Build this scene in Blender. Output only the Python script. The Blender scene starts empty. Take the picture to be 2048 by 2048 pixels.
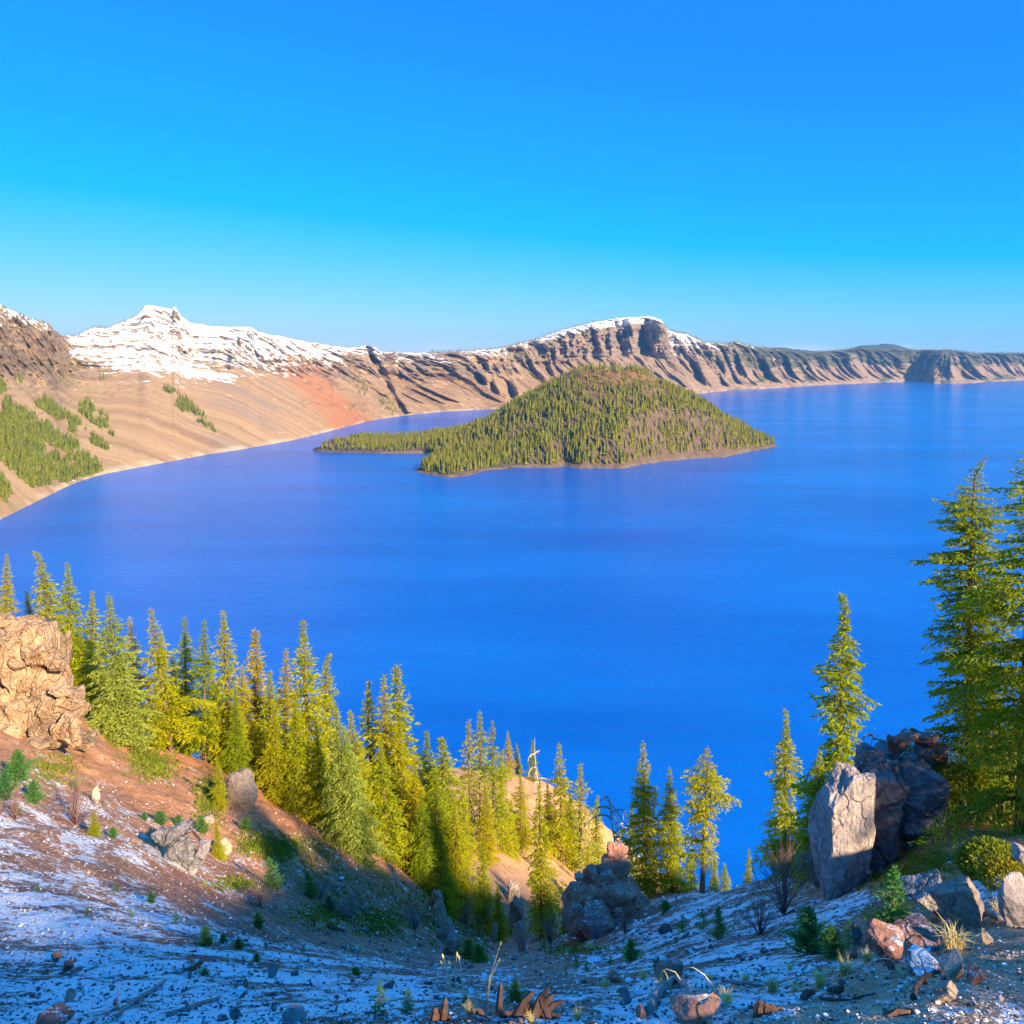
import bpy, bmesh, math, random
import numpy as np
from mathutils import Vector, Matrix

# ------------------------------------------------------------------ camera, sky, sun, exposure
SC = bpy.context.scene
COL = SC.collection
F, CX, HZ, CAMZ = 1607.0, 1024.0, 710.0, 300.0      # photo focal length / centre column / horizon row (photo pixels); eye height above the lake
cam_data = bpy.data.cameras.new('camera')
cam_data.sensor_width = 36.0
cam_data.lens = 36.0 * F / 2048.0
cam_data.shift_y = -(1024.0 - HZ) / 2048.0
cam_data.clip_start, cam_data.clip_end = 0.1, 80000.0
cam = bpy.data.objects.new('camera', cam_data)
cam.location = (0, 0, CAMZ)
cam.rotation_euler = (math.pi / 2, 0, 0)
COL.objects.link(cam)
SC.camera = cam

SUN_EL = math.radians(27.4)
SUN_AZ = math.radians(40.0)                # the sun stands behind the camera, this far round to the right
SUN_TO = Vector((math.sin(SUN_AZ) * math.cos(SUN_EL), -math.cos(SUN_AZ) * math.cos(SUN_EL), math.sin(SUN_EL)))
world = bpy.data.worlds.new('World')
SC.world = world
world.use_nodes = True
wn = world.node_tree
sky = wn.nodes.new('ShaderNodeTexSky')
sky.sky_type = 'NISHITA'
sky.sun_disc = False
sky.sun_elevation = SUN_EL
sky.sun_rotation = math.pi - SUN_AZ
sky.altitude = 2000
sky.air_density, sky.dust_density, sky.ozone_density = 1.0, 0.7, 2.0


def wmath(op, a, b, c=None):
    n = wn.nodes.new('ShaderNodeMath')
    n.operation = op
    for i, x in enumerate((a, b, c)):
        if x is None:
            continue
        if isinstance(x, (int, float)):
            n.inputs[i].default_value = x
        else:
            wn.links.new(x, n.inputs[i])
    return n.outputs[0]


wsep = wn.nodes.new('ShaderNodeSeparateColor')
wcmb = wn.nodes.new('ShaderNodeCombineColor')
wn.links.new(sky.outputs[0], wsep.inputs[0])
# one colour grade over the whole sky: the saturated azure of the photograph
wn.links.new(wmath('MAXIMUM', wmath('MULTIPLY', wmath('SUBTRACT', wsep.outputs[0], 2.7), .58), 0.09), wcmb.inputs[0])
wn.links.new(wmath('MAXIMUM', wmath('MULTIPLY', wmath('SUBTRACT', 1.0, wmath('EXPONENT', wmath('MULTIPLY', wsep.outputs[1], -1 / 6.4), 0.0)), 6.3), 1.6), wcmb.inputs[1])
wn.links.new(wmath('MULTIPLY_ADD', wsep.outputs[2], .2, 5.2), wcmb.inputs[2])
# faint low cloud bank on the far horizon, all the way round
wtc = wn.nodes.new('ShaderNodeTexCoord')
wxyz = wn.nodes.new('ShaderNodeSeparateXYZ')
wn.links.new(wtc.outputs['Generated'], wxyz.inputs[0])
wmap = wn.nodes.new('ShaderNodeMapping')
wmap.inputs['Scale'].default_value = (1, 1, 5)
wn.links.new(wtc.outputs['Generated'], wmap.inputs[0])
wnz = wn.nodes.new('ShaderNodeTexNoise')
wnz.inputs['Scale'].default_value = 16
wnz.inputs['Detail'].default_value = 6
wn.links.new(wmap.outputs[0], wnz.inputs['Vector'])
wband = wmath('MULTIPLY', wmath('SMOOTH_MIN', wmath('MULTIPLY', wxyz.outputs[2], 260.0), 1.0, .2), wmath('MAXIMUM', wmath('SUBTRACT', 1.0, wmath('MULTIPLY', wxyz.outputs[2], 62.0)), 0.0))
wcl = wmath('MULTIPLY', wmath('MINIMUM', wmath('MAXIMUM', wmath('MULTIPLY', wmath('SUBTRACT', wnz.outputs[0], .47), 7.0), 0.0), 1.0), wmath('MAXIMUM', wband, 0.0))
wmix = wn.nodes.new('ShaderNodeMix')
wmix.data_type = 'RGBA'
wn.links.new(wcl, wmix.inputs[0])
wn.links.new(wcmb.outputs[0], wmix.inputs[6])
wmix.inputs[7].default_value = (4.6, 5.6, 6.6, 1)
bg = wn.nodes['Background']
wn.links.new(wmix.outputs[2], bg.inputs[0])
bg.inputs[1].default_value = 0.078

sun_data = bpy.data.lights.new('sun', 'SUN')
sun_data.energy = 5.0
sun_data.angle = math.radians(2.0)
sun_data.color = (1.0, 0.81, 0.54)
sun = bpy.data.objects.new('sun', sun_data)
sun.rotation_euler = SUN_TO.to_track_quat('Z', 'Y').to_euler()
sun.location = (0, 0, 900)
COL.objects.link(sun)

SC.view_settings.view_transform = 'Standard'
SC.view_settings.look = 'None'
SC.view_settings.gamma = 1.0
SC.view_settings.use_curve_mapping = False
SC.view_settings.exposure = 1.2
SC.render.engine = 'CYCLES'
SC.cycles.use_denoising = True
SC.cycles.max_bounces = 6
SC.cycles.diffuse_bounces = 3
SC.cycles.glossy_bounces = 3
SC.cycles.transmission_bounces = 3
SC.cycles.volume_bounces = 0
SC.cycles.caustics_reflective = False
SC.cycles.caustics_refractive = False
SC.cycles.sample_clamp_indirect = 6.0

RNG = np.random.default_rng(11)
random.seed(11)


# ------------------------------------------------------------------ helpers
def P(u, v, Y):
    """photo pixel + forward distance -> world point"""
    return np.array([(u - CX) / F * Y, Y, CAMZ - (v - HZ) / F * Y])


def hash3(ix, iy, iz, seed=0):
    h = (ix.astype(np.int64) * 374761393 + iy.astype(np.int64) * 668265263 + iz.astype(np.int64) * 2147483647 + seed * 974711) & 0xFFFFFFFF
    h = ((h ^ (h >> 13)) * 1274126177) & 0xFFFFFFFF
    h = ((h ^ (h >> 16)) * 2246822519) & 0xFFFFFFFF
    return ((h ^ (h >> 15)) & 0xFFFFFF) / float(0xFFFFFF)


def vnoise(x, y, z=None, seed=0):
    x = np.asarray(x, float)
    y = np.asarray(y, float)
    z = np.zeros_like(x) if z is None else np.asarray(z, float)
    x, y, z = np.broadcast_arrays(x, y, z)
    ix, iy, iz = np.floor(x), np.floor(y), np.floor(z)
    fx, fy, fz = x - ix, y - iy, z - iz
    fx, fy, fz = [f * f * f * (f * (f * 6 - 15) + 10) for f in (fx, fy, fz)]
    ix, iy, iz = ix.astype(np.int64), iy.astype(np.int64), iz.astype(np.int64)
    r = 0
    for dx in (0, 1):
        for dy in (0, 1):
            for dz in (0, 1):
                w = (fx if dx else 1 - fx) * (fy if dy else 1 - fy) * (fz if dz else 1 - fz)
                r = r + w * hash3(ix + dx, iy + dy, iz + dz, seed)
    return r * 2 - 1


def fbm(x, y, z=None, oct=4, seed=0, gain=.5, lac=2.03):
    a, s, t = 1.0, 0, 0
    for i in range(oct):
        s = s + a * vnoise(np.asarray(x) * lac ** i, np.asarray(y) * lac ** i, None if z is None else np.asarray(z) * lac ** i, seed + i * 7)
        t += a
        a *= gain
    return s / t


def ridged(x, y, z=None, oct=4, seed=0, gain=.5, lac=2.03):
    a, s, t = 1.0, 0, 0
    for i in range(oct):
        s = s + a * (1 - 2.2 * np.abs(vnoise(np.asarray(x) * lac ** i, np.asarray(y) * lac ** i, None if z is None else np.asarray(z) * lac ** i, seed + i * 7)))
        t += a
        a *= gain
    return s / t


def sstep(a, b, x):
    t = np.clip((np.asarray(x, float) - a) / (b - a), 0, 1)
    return t * t * (3 - 2 * t)


def mesh_np(name, V, Fc, mats=(), smooth=False, cols=None, midx=None):
    V = np.asarray(V, np.float32)
    Fc = np.asarray(Fc, np.int32)
    me = bpy.data.meshes.new(name)
    n, k = Fc.shape
    me.vertices.add(len(V))
    me.vertices.foreach_set('co', V.ravel())
    me.loops.add(n * k)
    me.loops.foreach_set('vertex_index', Fc.ravel())
    me.polygons.add(n)
    me.polygons.foreach_set('loop_start', np.arange(0, n * k, k, dtype=np.int32))
    me.polygons.foreach_set('loop_total', np.full(n, k, np.int32))
    me.polygons.foreach_set('use_smooth', np.full(n, bool(smooth)))
    if midx is not None:
        me.polygons.foreach_set('material_index', np.asarray(midx, np.int32))
    for m in mats:
        me.materials.append(m)
    for cn, c in (cols or {}).items():
        c = np.asarray(c, np.float32)
        at = me.attributes.new(cn, 'FLOAT_COLOR', 'POINT')
        if c.ndim == 1:
            c = np.stack([c, c, c], 1)
        at.data.foreach_set('color', np.concatenate([c, np.ones((len(c), 1), np.float32)], 1).astype(np.float32).ravel())
    me.update(calc_edges=True)
    me.validate(clean_customdata=False)
    return me


def link(name, data, parent=None, loc=None, rot=None, scale=None, label=None, cat=None, group=None, kind=None):
    o = bpy.data.objects.new(name, data)
    COL.objects.link(o)
    if parent is not None:
        o.parent = parent
    if loc is not None:
        o.location = loc
    if rot is not None:
        o.rotation_euler = rot
    if scale is not None:
        o.scale = scale if hasattr(scale, '__len__') else (scale,) * 3
    if label:
        o['label'] = label
    if cat:
        o['category'] = cat
    if group:
        o['group'] = group
    if kind:
        o['kind'] = kind
    return o


def grid_faces(nr, nc):
    i = np.arange(nr - 1)[:, None] * nc + np.arange(nc - 1)[None, :]
    i = i.ravel()
    return np.stack([i, i + 1, i + nc + 1, i + nc], 1)


# node material helper
class NM:
    def __init__(self, name):
        self.m = bpy.data.materials.new(name)
        self.m.use_nodes = True
        self.t = self.m.node_tree
        self.b = self.t.nodes['Principled BSDF']
        self.b.inputs['Specular IOR Level'].default_value = 0.15
        self.b.inputs['Roughness'].default_value = 0.9

    def n(self, typ, **kw):
        x = self.t.nodes.new('ShaderNode' + typ)
        for k, v in kw.items():
            setattr(x, k, v)
        return x

    def set(self, sock, v):
        if isinstance(v, bpy.types.NodeSocket):
            self.t.links.new(v, sock)
        elif isinstance(v, (tuple, list)) and len(v) == 3 and sock.type == 'RGBA':
            sock.default_value = (*v, 1)
        else:
            sock.default_value = v
        return sock

    def math(self, op, a, b=0.0, c=None, clamp=False):
        x = self.n('Math', operation=op, use_clamp=clamp)
        self.set(x.inputs[0], a)
        self.set(x.inputs[1], b)
        if c is not None:
            self.set(x.inputs[2], c)
        return x.outputs[0]

    def pos(self):
        return self.n('NewGeometry').outputs['Position']

    def normal_z(self):
        s = self.n('SeparateXYZ')
        self.t.links.new(self.n('NewGeometry').outputs['Normal'], s.inputs[0])
        return s.outputs[2]

    def obj(self):
        return self.n('TexCoord').outputs['Object']

    def map(self, vec, scale=(1, 1, 1), rot=(0, 0, 0), loc=(0, 0, 0)):
        x = self.n('Mapping')
        self.t.links.new(vec, x.inputs[0])
        x.inputs['Scale'].default_value = scale
        x.inputs['Rotation'].default_value = rot
        x.inputs['Location'].default_value = loc
        return x.outputs[0]

    def noise(self, vec, scale, detail=4, rough=.55, dist=0.0):
        x = self.n('TexNoise')
        self.t.links.new(vec, x.inputs['Vector'])
        x.inputs['Scale'].default_value = scale
        x.inputs['Detail'].default_value = detail
        x.inputs['Roughness'].default_value = rough
        x.inputs['Distortion'].default_value = dist
        return x.outputs['Fac']

    def vor(self, vec, scale, feature='F1', rand=1.0):
        x = self.n('TexVoronoi', feature=feature)
        self.t.links.new(vec, x.inputs['Vector'])
        x.inputs['Scale'].default_value = scale
        x.inputs['Randomness'].default_value = rand
        return x

    def ramp(self, fac, stops):
        x = self.n('ValToRGB')
        self.set(x.inputs[0], fac)
        e = x.color_ramp.elements
        while len(e) < len(stops):
            e.new(.5)
        for i, (p, c) in enumerate(stops):
            e[i].position = p
            e[i].color = (*c, 1) if hasattr(c, '__len__') else (c, c, c, 1)
        return x.outputs[0]

    def mix(self, fac, a, b, blend='MIX'):
        x = self.n('Mix', data_type='RGBA', blend_type=blend)
        self.set(x.inputs[0], fac)
        self.set(x.inputs[6], a)
        self.set(x.inputs[7], b)
        return x.outputs[2]

    def attr(self, name):
        x = self.n('Attribute', attribute_name=name)
        return x

    def bump(self, h, strength=.5, dist=.05, normal=None):
        x = self.n('Bump')
        self.set(x.inputs['Height'], h)
        x.inputs['Strength'].default_value = strength
        x.inputs['Distance'].default_value = dist
        if normal is not None:
            self.t.links.new(normal, x.inputs['Normal'])
        return x.outputs[0]

    def out(self, color=None, rough=None, normal=None):
        if color is not None:
            self.set(self.b.inputs['Base Color'], color)
        if rough is not None:
            self.set(self.b.inputs['Roughness'], rough)
        if normal is not None:
            self.set(self.b.inputs['Normal'], normal)
        return self.m


# ------------------------------------------------------------------ materials
SNOW = (.93, .93, .93)


def mat_water():
    k = NM('lake_water')
    p = k.pos()
    wind = k.noise(k.map(p, (.0011, .0035, 1), (0, 0, .2)), 1.0, 4, .6)
    deep = k.mix(k.ramp(wind, [(.35, 0.0), (.65, 1.0)]), (.0, .092, .42), (.0, .145, .56))
    w1 = k.noise(k.map(p, (.10, .30, 1), (0, 0, .25)), 1.0, 3, .6)
    w2 = k.noise(k.map(p, (.9, 1.6, 1), (0, 0, -.3)), 1.0, 2, .6)
    h = k.math('MULTIPLY_ADD', w2, .25, w1)
    w3 = k.noise(k.map(p, (.022, .07, 1), (0, 0, .35)), 1.0, 3, .6)
    h = k.math('MULTIPLY_ADD', w3, 1.6, h)
    st = k.n('Bump')
    k.set(st.inputs['Height'], h)
    k.set(st.inputs['Strength'], k.math('MULTIPLY_ADD', wind, .8, .25))
    st.inputs['Distance'].default_value = 1.2
    k.b.inputs['Specular IOR Level'].default_value = .20
    k.b.inputs['IOR'].default_value = 1.33
    return k.out(deep, .17, st.outputs[0])


def mat_wall():
    """crater wall: mesh colour attribute (bedrock, talus, snow lie) broken up by procedural grain"""
    k = NM('crater_wall_rock')
    p = k.pos()
    base = k.attr('tint').outputs['Color']
    g1 = k.noise(p, .045, 8, .72)
    g2 = k.noise(k.map(p, (.02, .02, .09)), 1.0, 5, .65)
    cr = k.attr('crag').outputs['Fac']
    f = k.math('ADD', 1.0, k.math('MULTIPLY', k.math('SUBTRACT', g1, .5), k.math('MULTIPLY_ADD', cr, .65, .34)))
    c = k.mix(1.0, base, k.ramp(f, [(.80, .55), (1.22, 1.38)]), 'MULTIPLY')
    c = k.mix(k.math('MULTIPLY', k.ramp(g2, [(.5, 0.0), (.72, 1.0)]), .10), c, k.mix(1.0, c, (.62, .55, .50), 'MULTIPLY'))
    sn = k.attr('snow').outputs['Fac']
    br = k.noise(k.map(p, (1, 1, 2.2)), .03, 7, .7)
    s = k.math('MULTIPLY_ADD', br, 2.4, k.math('SUBTRACT', sn, 1.2))
    s = k.ramp(s, [(.44, 0.0), (.54, 1.0)])
    c = k.mix(s, c, SNOW)
    bn = k.n('Bump')
    k.set(bn.inputs['Height'], k.math('MULTIPLY_ADD', g2, .12, g1))
    k.set(bn.inputs['Strength'], k.math('MULTIPLY_ADD', cr, .8, .2))
    bn.inputs['Distance'].default_value = 14.0
    nb = bn.outputs[0]
    return k.out(c, .95, nb)


def mat_island():
    k = NM('island_cinder')
    p = k.pos()
    base = k.attr('tint').outputs['Color']
    g = k.noise(p, .06, 6, .7)
    c = k.mix(1.0, base, k.ramp(g, [(.3, .55), (.75, 1.35)]), 'MULTIPLY')
    return k.out(c, .95, k.bump(g, .8, 5.0))


def mat_ground():
    """foreground scree: reddish cinder soil, stones, thin patchy snow where the 'snow' attribute allows it"""
    k = NM('scree_ground')
    p = k.pos()
    base = k.attr('tint').outputs['Color']
    g1 = k.noise(p, .9, 7, .65)
    g2 = k.noise(p, 7.0, 5, .65)
    peb = k.vor(p, 9.0)
    peb2 = k.vor(p, 34.0)
    c = k.mix(1.0, base, k.ramp(g1, [(.3, .62), (.72, 1.30)]), 'MULTIPLY')
    c = k.mix(.55, c, k.mix(1.0, c, k.ramp(peb.outputs['Color'], [(.0, .45), (1.0, 1.65)]), 'MULTIPLY'))
    c = k.mix(.5, c, k.mix(1.0, c, k.ramp(peb2.outputs['Color'], [(.0, .4), (1.0, 1.7)]), 'MULTIPLY'))
    sn = k.attr('snow').outputs['Fac']
    b1 = k.noise(p, .45, 4, .6)
    b2 = k.noise(p, 3.6, 6, .75)
    b3 = k.noise(p, 14.0, 4, .7)
    br = k.math('MULTIPLY_ADD', b3, .35, k.math('MULTIPLY_ADD', b2, .75, k.math('MULTIPLY_ADD', b1, .8, -.22)))
    s = k.math('ADD', k.math('MULTIPLY_ADD', br, 2.2, -1.6), sn)
    s = k.ramp(s, [(.45, 0.0), (.56, .9), (.66, 1.0)])
    c = k.mix(s, c, SNOW)
    h = k.math('MULTIPLY_ADD', peb2.outputs['Distance'], .25, k.math('MULTIPLY_ADD', g2, .6, k.math('MULTIPLY', peb.outputs['Distance'], -.6)))
    h = k.math('MULTIPLY_ADD', s, .25, h)
    return k.out(c, .92, k.bump(h, .9, .10))


def mat_rock(name, c1, c2, snow=0.0, scale=1.0, crack=.6, bump=.12):
    """boulder and outcrop stone, optional dusting of snow on faces that look up"""
    k = NM(name)
    p = k.pos()
    g1 = k.noise(p, 1.3 * scale, 6, .65)
    g2 = k.noise(p, 9.0 * scale, 5, .7)
    rnd = k.n('ObjectInfo').outputs['Random']
    c = k.mix(k.ramp(g1, [(.32, 0.0), (.68, 1.0)]), c1, c2)
    c = k.mix(1.0, c, k.ramp(g2, [(.25, .55), (.75, 1.4)]), 'MULTIPLY')
    c = k.mix(1.0, c, k.ramp(rnd, [(0, (.72, .72, .75)), (1, (1.25, 1.15, 1.08))]), 'MULTIPLY')
    wp = k.n('VectorMath', operation='ADD')
    k.t.links.new(p, wp.inputs[0])
    wq = k.n('TexNoise')
    wq.inputs['Scale'].default_value = 1.6 * scale
    k.t.links.new(p, wq.inputs['Vector'])
    k.t.links.new(wq.outputs['Color'], wp.inputs[1])
    v = k.vor(k.map(wp.outputs[0], (1, 1, .55)), 1.3 * scale, 'DISTANCE_TO_EDGE')
    cr = k.ramp(v.outputs['Distance'], [(.0, 0.0), (.05, 1.0)])
    c = k.mix(k.math('MULTIPLY_ADD', cr, -crack * .6, crack * .6), c, k.mix(1.0, c, (.4, .37, .36), 'MULTIPLY'))
    if snow > 0:
        b = k.noise(p, 5.0 * scale, 6, .7)
        s = k.math('ADD', k.math('MULTIPLY_ADD', k.normal_z(), 1.1, -1.28 + snow), b)
        s = k.ramp(s, [(.42, 0.0), (.52, 1.0)])
        c = k.mix(s, c, SNOW)
    h = k.math('MULTIPLY_ADD', g2, .4, k.math('MULTIPLY_ADD', cr, .25, g1))
    return k.out(c, .9, k.bump(h, 1.0, bump / scale))


def mat_foliage(name, dark, light, transl=.5):
    k = NM(name)
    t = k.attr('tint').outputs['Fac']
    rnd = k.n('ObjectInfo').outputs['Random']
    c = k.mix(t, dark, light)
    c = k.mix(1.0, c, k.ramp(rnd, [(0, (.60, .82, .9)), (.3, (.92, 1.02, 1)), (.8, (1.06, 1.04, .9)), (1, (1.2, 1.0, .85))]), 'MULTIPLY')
    k.set(k.b.inputs['Base Color'], c)
    k.b.inputs['Roughness'].default_value = .6
    k.b.inputs['Specular IOR Level'].default_value = .2
    tr = k.n('BsdfTranslucent')
    k.set(tr.inputs[0], k.mix(1.0, c, (1.35, 1.3, .75), 'MULTIPLY'))
    ms = k.n('MixShader')
    ms.inputs[0].default_value = transl
    o = k.t.nodes['Material Output']
    k.t.links.new(k.b.outputs[0], ms.inputs[1])
    k.t.links.new(tr.outputs[0], ms.inputs[2])
    k.t.links.new(ms.outputs[0], o.inputs[0])
    return k.m


def mat_wood(name, c1, c2, scale=1.0, snow=0.0):
    k = NM(name)
    p = k.obj()
    g = k.noise(k.map(p, (9, 9, 1.2)), 1.4 * scale, 5, .65)
    g2 = k.noise(p, 7 * scale, 4, .6)
    c = k.mix(k.ramp(g, [(.3, 0.0), (.7, 1.0)]), c1, c2)
    c = k.mix(1.0, c, k.ramp(g2, [(.3, .65), (.7, 1.3)]), 'MULTIPLY')
    if snow > 0:
        s = k.math('ADD', k.math('MULTIPLY_ADD', k.normal_z(), 1.0, -1.25 + snow), k.noise(k.pos(), 8.0, 5, .7))
        c = k.mix(k.ramp(s, [(.42, 0.0), (.52, 1.0)]), c, SNOW)
    return k.out(c, .9, k.bump(g, .7, .02 / scale))


def mat_plain(name, c, rough=.9, var=.25):
    k = NM(name)
    g = k.noise(k.obj(), 14, 3, .6)
    rnd = k.n('ObjectInfo').outputs['Random']
    c = k.mix(1.0, c, k.ramp(g, [(.3, 1 - var), (.7, 1 + var)]), 'MULTIPLY')
    c = k.mix(1.0, c, k.ramp(rnd, [(0, .8), (1, 1.2)]), 'MULTIPLY')
    return k.out(c, rough)


M = dict(
    water=mat_water(), wall=mat_wall(), island=mat_island(), ground=mat_ground(),
    rock=mat_rock('grey_boulder', (.30, .26, .25), (.48, .42, .39), 0.0),
    rock_snow=mat_rock('snow_dusted_stone', (.20, .13, .12), (.36, .26, .22), .40, 1.6, .3),
    rock_dark=mat_rock('dark_scree_stone', (.14, .095, .09), (.30, .21, .19), .16, 2.0, .2),
    rock_tan=mat_rock('tan_boulder', (.40, .29, .22), (.60, .48, .36), .0, 1.2, .3),
    rock_cliff=mat_rock('sunlit_cliff_stone', (.34, .21, .12), (.60, .44, .28), 0.0, .8, .38, .3),
    rock_grey=mat_rock('grey_lava_slab', (.22, .205, .21), (.42, .39, .385), 0.05, .8, .8, .25),
    rock_red=mat_rock('red_cinder_rock', (.40, .17, .115), (.55, .31, .22), .10, 1.2, .5),
    fol=mat_foliage('conifer_needles', (.19, .21, .005), (.60, .55, .008)),
    fol_pale=mat_foliage('pale_conifer_needles', (.20, .23, .03), (.58, .56, .10)),
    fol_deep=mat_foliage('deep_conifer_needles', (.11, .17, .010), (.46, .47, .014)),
    fol_far=mat_foliage('distant_conifer_needles', (.060, .080, .006), (.25, .235, .010), .15),
    fol_young=mat_foliage('young_fir_needles', (.06, .17, .05), (.16, .36, .09)),
    bark=mat_wood('conifer_bark', (.12, .07, .05), (.26, .17, .12)),
    deadwood=mat_wood('weathered_wood', (.24, .20, .18), (.46, .40, .36), 1.0, .25),
    snagwood=mat_wood('pale_snag_wood', (.40, .32, .22), (.62, .52, .38)),
    rotwood=mat_wood('rotten_stump_wood', (.09, .05, .04), (.22, .13, .09), 1.0, .12),
    straw=mat_plain('dry_straw', (.85, .64, .24)),
    twig=mat_plain('bare_red_twigs', (.27, .15, .13)),
    twig_grey=mat_plain('bare_grey_twigs', (.25, .21, .22)),
    heath=mat_foliage('yellow_green_heath', (.16, .17, .015), (.45, .38, .03), .3),
)
# ------------------------------------------------------------------ the lake
def build_lake():
    V = [(-12000, -900, 0), (12000, -900, 0), (12000, 13500, 0), (-12000, 13500, 0)]
    link('lake_water', mesh_np('lake_water', V, [(0, 1, 2, 3)], [M['water']]), kind='structure', label='deep blue lake water filling the crater')


build_lake()


def curve(pts):
    a = np.array(sorted(pts), float)
    return lambda u: np.interp(u, a[:, 0], a[:, 1])


# ------------------------------------------------------------------ the crater wall
SHORE_V = curve([(-350, 1168), (0, 1040), (91, 995), (145, 968), (203, 949), (326, 926), (409, 910), (482, 899), (594, 879), (700, 852), (741, 841), (814, 830),
                 (886, 823), (959, 819), (1042, 815), (1200, 803), (1369, 790), (1463, 780), (1551, 776), (1639, 770), (1749, 765), (1845, 762.5), (1868, 767), (1910, 767), (1950, 765.5), (2048, 760), (2400, 756)])
RIM_V = curve([(-350, 560), (-100, 585), (0, 611), (36, 625), (72, 641), (94, 647), (120, 669), (138, 672), (156, 669), (188, 653), (217, 655), (254, 640), (275, 629), (290, 612), (297, 609), (312, 613),
               (333, 617), (344, 620), (348, 613), (353, 618), (362, 632), (380, 645), (417, 651), (453, 653), (500, 653), (518, 665), (558, 672), (616, 685), (700, 696), (716, 694), (734, 689), (752, 696),
               (763, 703), (868, 706), (919, 703), (995, 698), (1067, 680), (1122, 661), (1176, 647), (1230, 637), (1297, 632), (1322, 640), (1330, 650), (1336, 661), (1376, 670), (1406, 684), (1446, 688),
               (1472, 684), (1516, 695), (1617, 705), (1683, 700), (1722, 696), (1800, 700), (1902, 700), (1946, 706), (2048, 706), (2400, 704)])
RIM_Y = curve([(-350, 1900), (0, 2500), (100, 2850), (140, 3200), (300, 3930), (500, 4050), (700, 4500), (830, 4950), (1000, 5300), (1150, 6050), (1300, 6760), (1340, 6850), (1450, 7350), (1600, 8700),
               (1750, 9700), (1850, 9800), (1871, 9350), (2048, 10300), (2400, 11000)])
WU = np.concatenate([np.linspace(-350, -20, 50), np.linspace(-15, 2063, 900), np.linspace(2070, 2400, 50)])
WR = 230


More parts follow.
